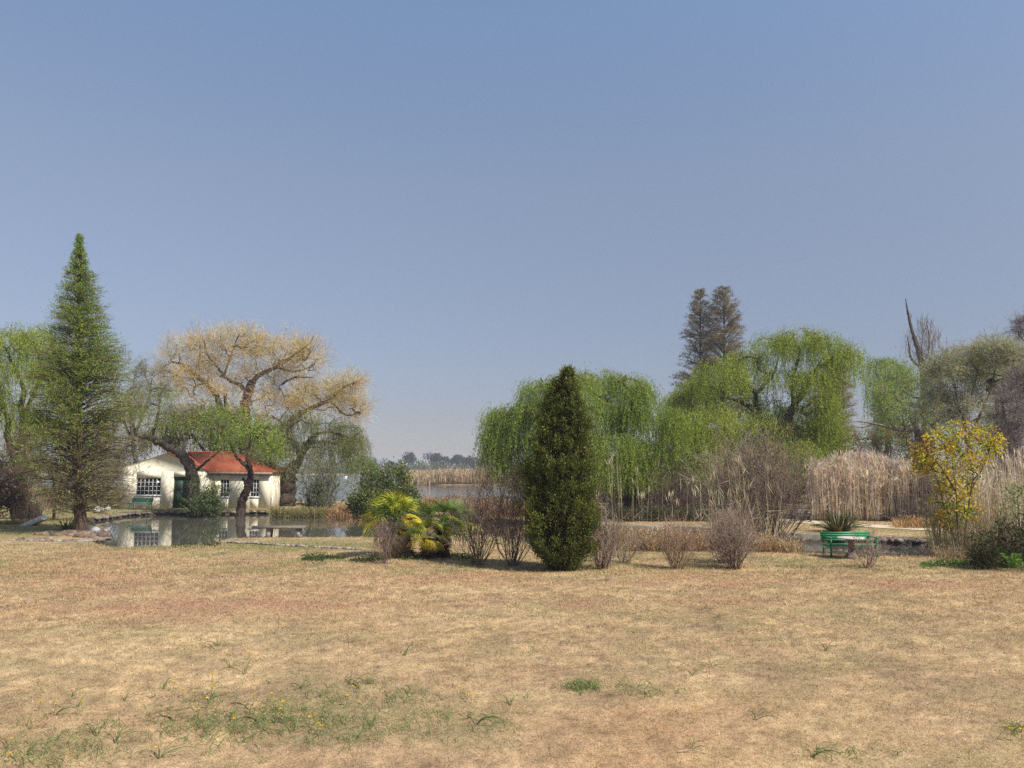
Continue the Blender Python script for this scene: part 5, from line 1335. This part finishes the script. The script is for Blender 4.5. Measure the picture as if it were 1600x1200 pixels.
for a, b_, d in ((1400, 671, (1385, 650)), (1380, 666, (1362, 650)), (1415, 672, (1410, 648)), (1365, 662, (1340, 668))): g.tube(spline([W(a, b_, 50.7), W((a + d[0]) / 2, (b_ + d[1]) / 2 + 2, 50.6), W(d[0], d[1], 50.5)], 4), np.linspace(.06, .015, 9), (.14, .11, .09), 5)
p1 = place(1440, 790, 51); g.tube(spline([W(1432, 672, 51), W(1440, 700, 51), p1 - [0, 0, .1]], 5), np.linspace(.2, .26, 11), (.14, .11, .09), 7, .1, rr)
tag(g.build("dead_tree", M_BARK, None, p1), "dead dark tree with one long level branch over the tall reeds", "tree")
def palY(T, b, rng):
    z = (T[:, 2] - b[2]) / 4.6; n = len(T)
    y_ = pick([((.58, .46, .03), 4), ((.56, .34, .035), 2), ((.40, .38, .05), 2), ((.46, .25, .05), 1)], n, rng); g_ = pick([((.17, .27, .05), 3), ((.25, .31, .05), 2)], n, rng)
    o_ = (T[:, 0] < b[0] - .9)[:, None] & (rng.random(n) < .5)[:, None]
    return np.where((rng.random(n) < np.clip(1.6 * (.76 - z), .08, .85))[:, None], g_, np.where(o_, np.array([.52, .29, .05]), y_))
make_tree("yellow_leaf_tree", "small slender tree with yellow and orange leaves before the reeds", 26.6, [
    ([(1500, 868), (1496, 820), (1494, 770), (1490, 740)], .03, .018), ([(1505, 868), (1512, 800), (1520, 750), (1525, 710)], .026, .014), ([(1502, 868), (1480, 810), (1468, 760), (1455, 730)], .02, .01), ([(1494, 770), (1470, 730), (1450, 710)], .03, .015), ([(1490, 745), (1488, 700), (1490, 675)], .03, .012), ([(1516, 770), (1540, 720), (1548, 695)], .025, .012)],
    [(1445, 708, 22, 16), (1470, 690, 26, 20), (1500, 678, 30, 18), (1530, 682, 26, 18), (1550, 696, 12, 14), (1455, 735, 22, 14), (1490, 715, 30, 20), (1520, 720, 24, 22), (1480, 755, 24, 16), (1505, 765, 26, 22), (1495, 800, 24, 16), (1470, 780, 22, 16, .3, .7), (1515, 790, 24, 18, -.2, .7), (1480, 815, 20, 12, 0, .6), (1440, 725, 18, 12)], 650, wood=(.14, .11, .085), per_mass=21, tip_r=.006, seg=.25, wig=.16,
    leafy=dict(n=14, sig=.10, leaf=(.115, .07), palette=palY, up=0.0, frac=.9), twigs=dict(n=2, L=(.15, .35), w=.01, palette=[((.26, .2, .15), 1)], sub=2))
make_tree("leafy_sapling", "small fresh green sapling with feathery leaves at the right edge among reeds", 24.5, [([(1596, 880), (1592, 820), (1590, 770)], .03, .012)], [(1580, 770, 22, 16), (1600, 785, 24, 24), (1585, 800, 22, 16)], 651, wood=(.14, .11, .085), per_mass=18, tip_r=.005, seg=.2, leafy=dict(n=12, sig=.10, leaf=(.09, .03), palette=[((.16, .25, .07), 2), ((.2, .28, .09), 1)], up=.1))
make_tree("dead_leaf_bush", "dark bush with russet dead leaves at the left edge of the picture", 41, [([(-5, 806), (0, 770), (5, 750)], .1, .04), ([(0, 790), (20, 770), (30, 755)], .05, .02)], [(5, 745, 26, 14), (25, 752, 18, 14), (-15, 770, 26, 24), (15, 778, 22, 18), (-5, 795, 26, 10), (30, 775, 14, 12)], 652, cat="bush", wood=DK, per_mass=28, leafy=dict(n=14, sig=.2, leaf=(.14, .06), palette=[((.30, .16, .09), 2), ((.09, .06, .045), 4), ((.05, .04, .03), 3)]), twigs=dict(n=8, L=(.2, .6), w=.018, palette=[((.12, .09, .075), 1)]))
make_tree("green_shrub", "yellow green shrubs crowding behind the conifer mound on the left", 44, [([(85, 810), (85, 770), (82, 740)], .08, .04)], [(60, 730, 28, 24), (40, 700, 24, 22), (85, 760, 30, 22), (105, 790, 26, 16), (60, 775, 24, 20), (180, 775, 26, 18), (160, 740, 20, 22)], 653, cat="bush", wood=DK, per_mass=24, leafy=dict(n=18, sig=.26, leaf=(.15, .045), palette=[((.17, .21, .06), 2), ((.2, .19, .085), 2), ((.12, .15, .05), 1)], frac=.8), twigs=dict(n=10, L=(.3, .8), w=.018, palette=BRN, up=.5))

# undergrowth that closes the view below the crowns
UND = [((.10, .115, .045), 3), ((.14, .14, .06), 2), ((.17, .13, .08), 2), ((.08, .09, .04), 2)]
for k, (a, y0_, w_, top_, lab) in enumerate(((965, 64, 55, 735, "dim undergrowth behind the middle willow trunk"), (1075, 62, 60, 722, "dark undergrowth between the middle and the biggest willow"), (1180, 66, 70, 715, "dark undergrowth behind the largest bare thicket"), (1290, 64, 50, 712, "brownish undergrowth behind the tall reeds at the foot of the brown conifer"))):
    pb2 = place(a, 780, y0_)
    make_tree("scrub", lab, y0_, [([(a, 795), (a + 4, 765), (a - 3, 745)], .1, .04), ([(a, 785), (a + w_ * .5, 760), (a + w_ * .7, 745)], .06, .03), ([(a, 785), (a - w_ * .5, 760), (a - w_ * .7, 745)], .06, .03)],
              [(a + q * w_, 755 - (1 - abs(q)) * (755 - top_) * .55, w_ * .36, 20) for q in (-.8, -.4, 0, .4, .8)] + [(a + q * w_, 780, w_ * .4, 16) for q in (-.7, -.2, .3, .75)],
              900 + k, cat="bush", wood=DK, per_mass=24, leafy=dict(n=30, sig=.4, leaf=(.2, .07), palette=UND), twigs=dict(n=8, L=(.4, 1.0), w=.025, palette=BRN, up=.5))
for k, (a, y0_, w_, top_, lab) in enumerate(((25, 66, 60, 690, "olive undergrowth below the willow at the left edge"), (150, 64, 60, 690, "olive brown undergrowth behind the tall conifer"))):
    make_tree("scrub", lab, y0_, [([(a, 800), (a + 4, 760), (a - 3, 730)], .1, .04), ([(a, 785), (a + w_ * .5, 750), (a + w_ * .7, 730)], .06, .03), ([(a, 785), (a - w_ * .5, 750), (a - w_ * .7, 730)], .06, .03)],
              [(a + q * w_, 745 - (1 - abs(q)) * (745 - top_) * .6, w_ * .38, 24) for q in (-.8, -.4, 0, .4, .8)] + [(a + q * w_, 780, w_ * .4, 18) for q in (-.7, -.2, .3, .75)],
              910 + k, cat="bush", wood=DK, per_mass=24, leafy=dict(n=30, sig=.42, leaf=(.2, .07), palette=[((.2, .22, .07), 2), ((.16, .17, .06), 2), ((.23, .19, .1), 2)]), twigs=dict(n=8, L=(.4, 1.0), w=.025, palette=BRN, up=.5))

# ------------------------------------------------------------------ reeds
def reeds(name, label, poly, n, h, seed, palette, w_=.03, plume=.3, lean=.10, leafn=2, cat="reeds", z0=None, hv=.35):
    """dry canes standing inside a ground polygon"""
    rng = np.random.default_rng(seed); poly = np.array(poly, float); lo, hi = poly.min(0), poly.max(0); P = []
    X = rng.uniform(lo[0], hi[0], n * 4); Yv = rng.uniform(lo[1], hi[1], n * 4); k = sdist([tuple(q) for q in poly], X, Yv) < 0
    X, Yv = X[k][:n], Yv[k][:n]; n = len(X); z = np.maximum(gz(X, Yv), WATER_Z - .1) if z0 is None else np.full(n, z0)
    B = np.stack([X, Yv, z], 1); H = h * (1 - hv + hv * rng.random(n) ** .8 + .55 * (fbm(X, Yv, 1.4, 2) - .5) + .35 * (fbm(X + 30, Yv, 4.0, 2) - .5)); c = jitter(pick(palette, n, rng), n, rng, .14, .05)
    D = np.stack([rng.normal(size=n) * lean, rng.normal(size=n) * lean, np.ones(n)], 1); g = Geo(); M_ = B + D * (H * .5)[:, None]
    D2 = D + rng.normal(size=(n, 3)) * lean * .7 * np.array([1, 1, 0])
    g.leaves(B, D, H * .62, w_, c, rng, .5); g.leaves(M_ - D * .1, D2, H * .52, w_ * .8, c, rng, .3)
    for _ in range(leafn):
        f = rng.uniform(.15, .95, n); p = B + D * (H * f)[:, None]; d = D * .6 + rng.normal(size=(n, 3)) * .42; g.leaves(p, d, h * rng.uniform(.08, .2, n), w_ * 1.0, jitter(c, n, rng, .12, .04), rng, .3)
    k = rng.random(n) < plume; T = (M_ + D2 * (H * .38)[:, None])[k]; m = 5; i = np.repeat(np.arange(len(T)), m)
    g.leaves(T[i] + rng.normal(size=(len(i), 3)) * h * .012, D2[k][i] + rng.normal(size=(len(i), 3)) * .22, h * .09, w_ * 1.3, jitter(c[k][i] * 1.15, len(i), rng), rng, .5)
    return tag(g.build(name, M_DRY, None, B.mean(0)), label, cat, kind="stuff")
def area(px0, px1, Y0, Y1, px2=None, px3=None):
    a = lambda px, Y: ((px - 800) / F_PX * Y, Y)
    return [a(px0, Y0), a(px1, Y0), a(px1 if px3 is None else px3, Y1), a(px0 if px2 is None else px2, Y1)]
TAN = [((.59, .475, .385), 4), ((.65, .53, .43), 2), ((.48, .385, .315), 3), ((.36, .285, .235), 1)]
RUST = [((.42, .26, .13), 3), ((.50, .33, .17), 2), ((.32, .19, .10), 2)]
reeds("reeds", "tall pinkish dry reeds standing across the water on the right", area(1262, 1475, 42.5, 48), 7600, 3.55, 701, TAN, .035, .25, .06)
reeds("reeds", "tall dry canes crowding the right edge behind the corner bush", area(1490, 2000, 28.0, 31.5), 1700, 4.1, 702, TAN, .026, .2, .05, leafn=2, hv=.6)
reeds("reeds", "lower dry canes below the yellow leaved tree", area(1440, 1570, 26.6, 28.4), 520, 2.3, 703, [((.40, .31, .2), 2), ((.28, .21, .14), 2), ((.24, .22, .1), 1)], .02, .1, .12)
reeds("sedge", "tan dry sedge along the near water edge behind the bare bushes", area(925, 1240, 27.0, 29.6), 5200, .85, 704, [((.42, .30, .19), 3), ((.35, .24, .16), 2), ((.48, .36, .22), 2)], .03, .1, .35)
reeds("sedge", "thin tan grass at the water edge right of the green bench", area(1395, 1490, 27.6, 28.6), 420, .55, 705, TAN, .02, .1, .15)
reeds("tall_grass", "sparse tall pale grass stems rising beside the cypress", area(925, 1125, 27.2, 29.2), 46, 3.6, 706, [((.5, .43, .3), 1), ((.42, .36, .25), 1)], .016, .6, .04, leafn=1, hv=.6)
reeds("tall_grass", "pale tall grass stems in and around the largest bare thicket", area(1100, 1215, 28.5, 30.2), 60, 4.1, 707, [((.5, .40, .25), 1), ((.42, .34, .22), 1)], .018, .3, .13, leafn=2, hv=.6)
reeds("reeds", "rusty dry reeds on the strip of land between pond and lake", area(700, 930, 46.5, 52), 3600, 1.1, 708, [((.36, .22, .13), 3), ((.30, .2, .12), 2), ((.42, .28, .17), 1), ((.22, .16, .1), 2)], .05, .1, .25)
reeds("reeds", "green brown rushes on the bank right of the cottage", area(428, 512, 50.2, 52.5), 1700, .85, 709, [((.24, .22, .10), 3), ((.17, .19, .07), 2), ((.36, .24, .12), 2)], .04, .05, .2)
reeds("reeds", "russet reeds behind the flax clumps on the strip", area(505, 720, 51, 54), 2200, .9, 710, RUST, .05, .1, .3)
reeds("reeds", "pale reed bed on the low island far across the lake", area(625, 900, 155, 166), 9000, 2.5, 711, [((.50, .38, .25), 3), ((.44, .32, .21), 2), ((.55, .43, .29), 1)], .14, .2, .12, leafn=1)
reeds("reeds", "dry reeds behind the conifer mound on the left", area(28, 75, 40, 43), 500, 1.9, 712, [((.36, .26, .19), 2), ((.28, .2, .15), 2)], .03, .1, .12)
reeds("dry_grass_clump", "orange dry grass by the sandy path on the right", area(1390, 1500, 37, 39), 900, .6, 713, RUST, .035, .0, .5)
reeds("dry_grass_clump", "brown trampled reeds and litter at the right lawn edge", area(1455, 1560, 24.4, 26.2), 900, .4, 714, [((.34, .25, .17), 2), ((.28, .2, .13), 2)], .025, .0, .8)
g = Geo(); rr = np.random.default_rng(15)
for a in np.linspace(925, 1110, 34):
    p = place(a, 800, 43 + rr.normal() * .3)
    g.leaves(p + rr.normal(size=(260, 3)) * [.35, .35, .2] + [0, 0, .3], rr.normal(size=(260, 3)) + [0, 0, .6], .14, .06, jitter(pick([((.07, .075, .035), 2), ((.11, .085, .055), 2)], 260, rr), 260, rr), rr)
tag(g.build("low_hedge", M_LEAF, None, place(1015, 805, 43)), "low dark hedge on the bank below the middle willow", "hedge")

# ------------------------------------------------------------------ the far shore
def far_wood():
    rng = np.random.default_rng(801); g = Geo()
    pal = [((.13, .15, .07), 3), ((.16, .16, .09), 2), ((.20, .17, .12), 2), ((.22, .16, .11), 1), ((.11, .16, .07), 2)]
    for k in range(420):
        Y = rng.uniform(432, 520); x = rng.uniform(-.8, .8) * Y; r = rng.uniform(3, 6.5); h = rng.uniform(4, 8.5) + (Y - 432) * .03
        n = 110; d = rng.normal(size=(n, 3)); d /= np.linalg.norm(d, axis=1)[:, None]; d[:, 2] = np.abs(d[:, 2])
        P = np.array([x, Y, gz1(x, Y)]) + d * np.array([r, r, h]) * rng.uniform(.5, 1.05, (n, 1))
        g.leaves(P - [0, 0, .8], d + rng.normal(size=(n, 3)) * .7, rng.uniform(1.4, 2.4, n), .95, jitter(pick(pal, 1, rng)[0], n, rng, .2), rng)
    tag(g.build("far_woodland", M_LEAF), "hazy mixed woodland along the far shore of the lake", "woodland", kind="stuff")
far_wood()
FARP = [(586, 716, 9, "slim far poplar nearest the lakeside willow"), (612, 722, 8, "smallest round far pine on the skyline"), (638, 707, 13, "lone bushy far pine left of centre on the skyline"), (681, 708, 14, "largest far pine of the row on the skyline"), (693, 714, 8, "narrow far pine right beside the largest one"), (705, 711, 11, "round far pine in the middle of the skyline row"), (722, 711, 12, "broad far pine right of the middle of the row"), (737, 713, 11, "far pine near the right end of the skyline row"), (752, 714, 12, "last far pine of the row before the middle willow")]
for k, (a, t, r, lab) in enumerate(FARP):
    rng = np.random.default_rng(810 + k); Y = 470 + rng.uniform(-10, 20); b = place(a, 740, Y); s = Y / F_PX; top = W(a, t, Y)[2]; H = top - b[2]
    root = empty("far_pine" if k else "far_poplar", b, lab, "tree", "distant pines on the far shore" if k else None)
    tr = Geo(); tr.tube([b, b + [0, 0, H * .8]], [.35, .15], DK, 6); tr.build("trunk", M_BARK, root, b)
    g = Geo()
    for q in range(16 if k else 10):
        c = b + np.array([rng.normal() * r * s * (.45 if k else .12), rng.normal() * r * s * .4, H * (rng.uniform(.52, .88) if k else rng.uniform(.3, .92))]); n = 70; d = rng.normal(size=(n, 3)); d /= np.linalg.norm(d, axis=1)[:, None]
        g.leaves(c + d * r * s * (.36 if k else .22) * rng.uniform(.4, 1, (n, 1)), d + rng.normal(size=(n, 3)) * .5, 1.1, .6, jitter((.035, .055, .03) if k else (.09, .1, .06), n, rng, .2), rng)
    g.build("crown", M_LEAF, root, b)

# ------------------------------------------------------------------ haze
def haze():
    m, nt, out = new_mat("haze"); v = N(nt, "ShaderNodeVolumePrincipled")
    v.inputs["Color"].default_value = (.90, .92, 1.0, 1); v.inputs["Density"].default_value = HAZE_DENSITY; v.inputs["Anisotropy"].default_value = 0.1
    nt.links.new(v.outputs[0], out.inputs["Volume"])
    g = Geo(); g.box((-9000, -200, -2.6), (9000, 2700, 28)); o = g.build("haze", m); tag(o, kind="stuff", label="thin dusty haze in the air over the lake", cat="haze"); o.display_type = 'WIRE'
haze()
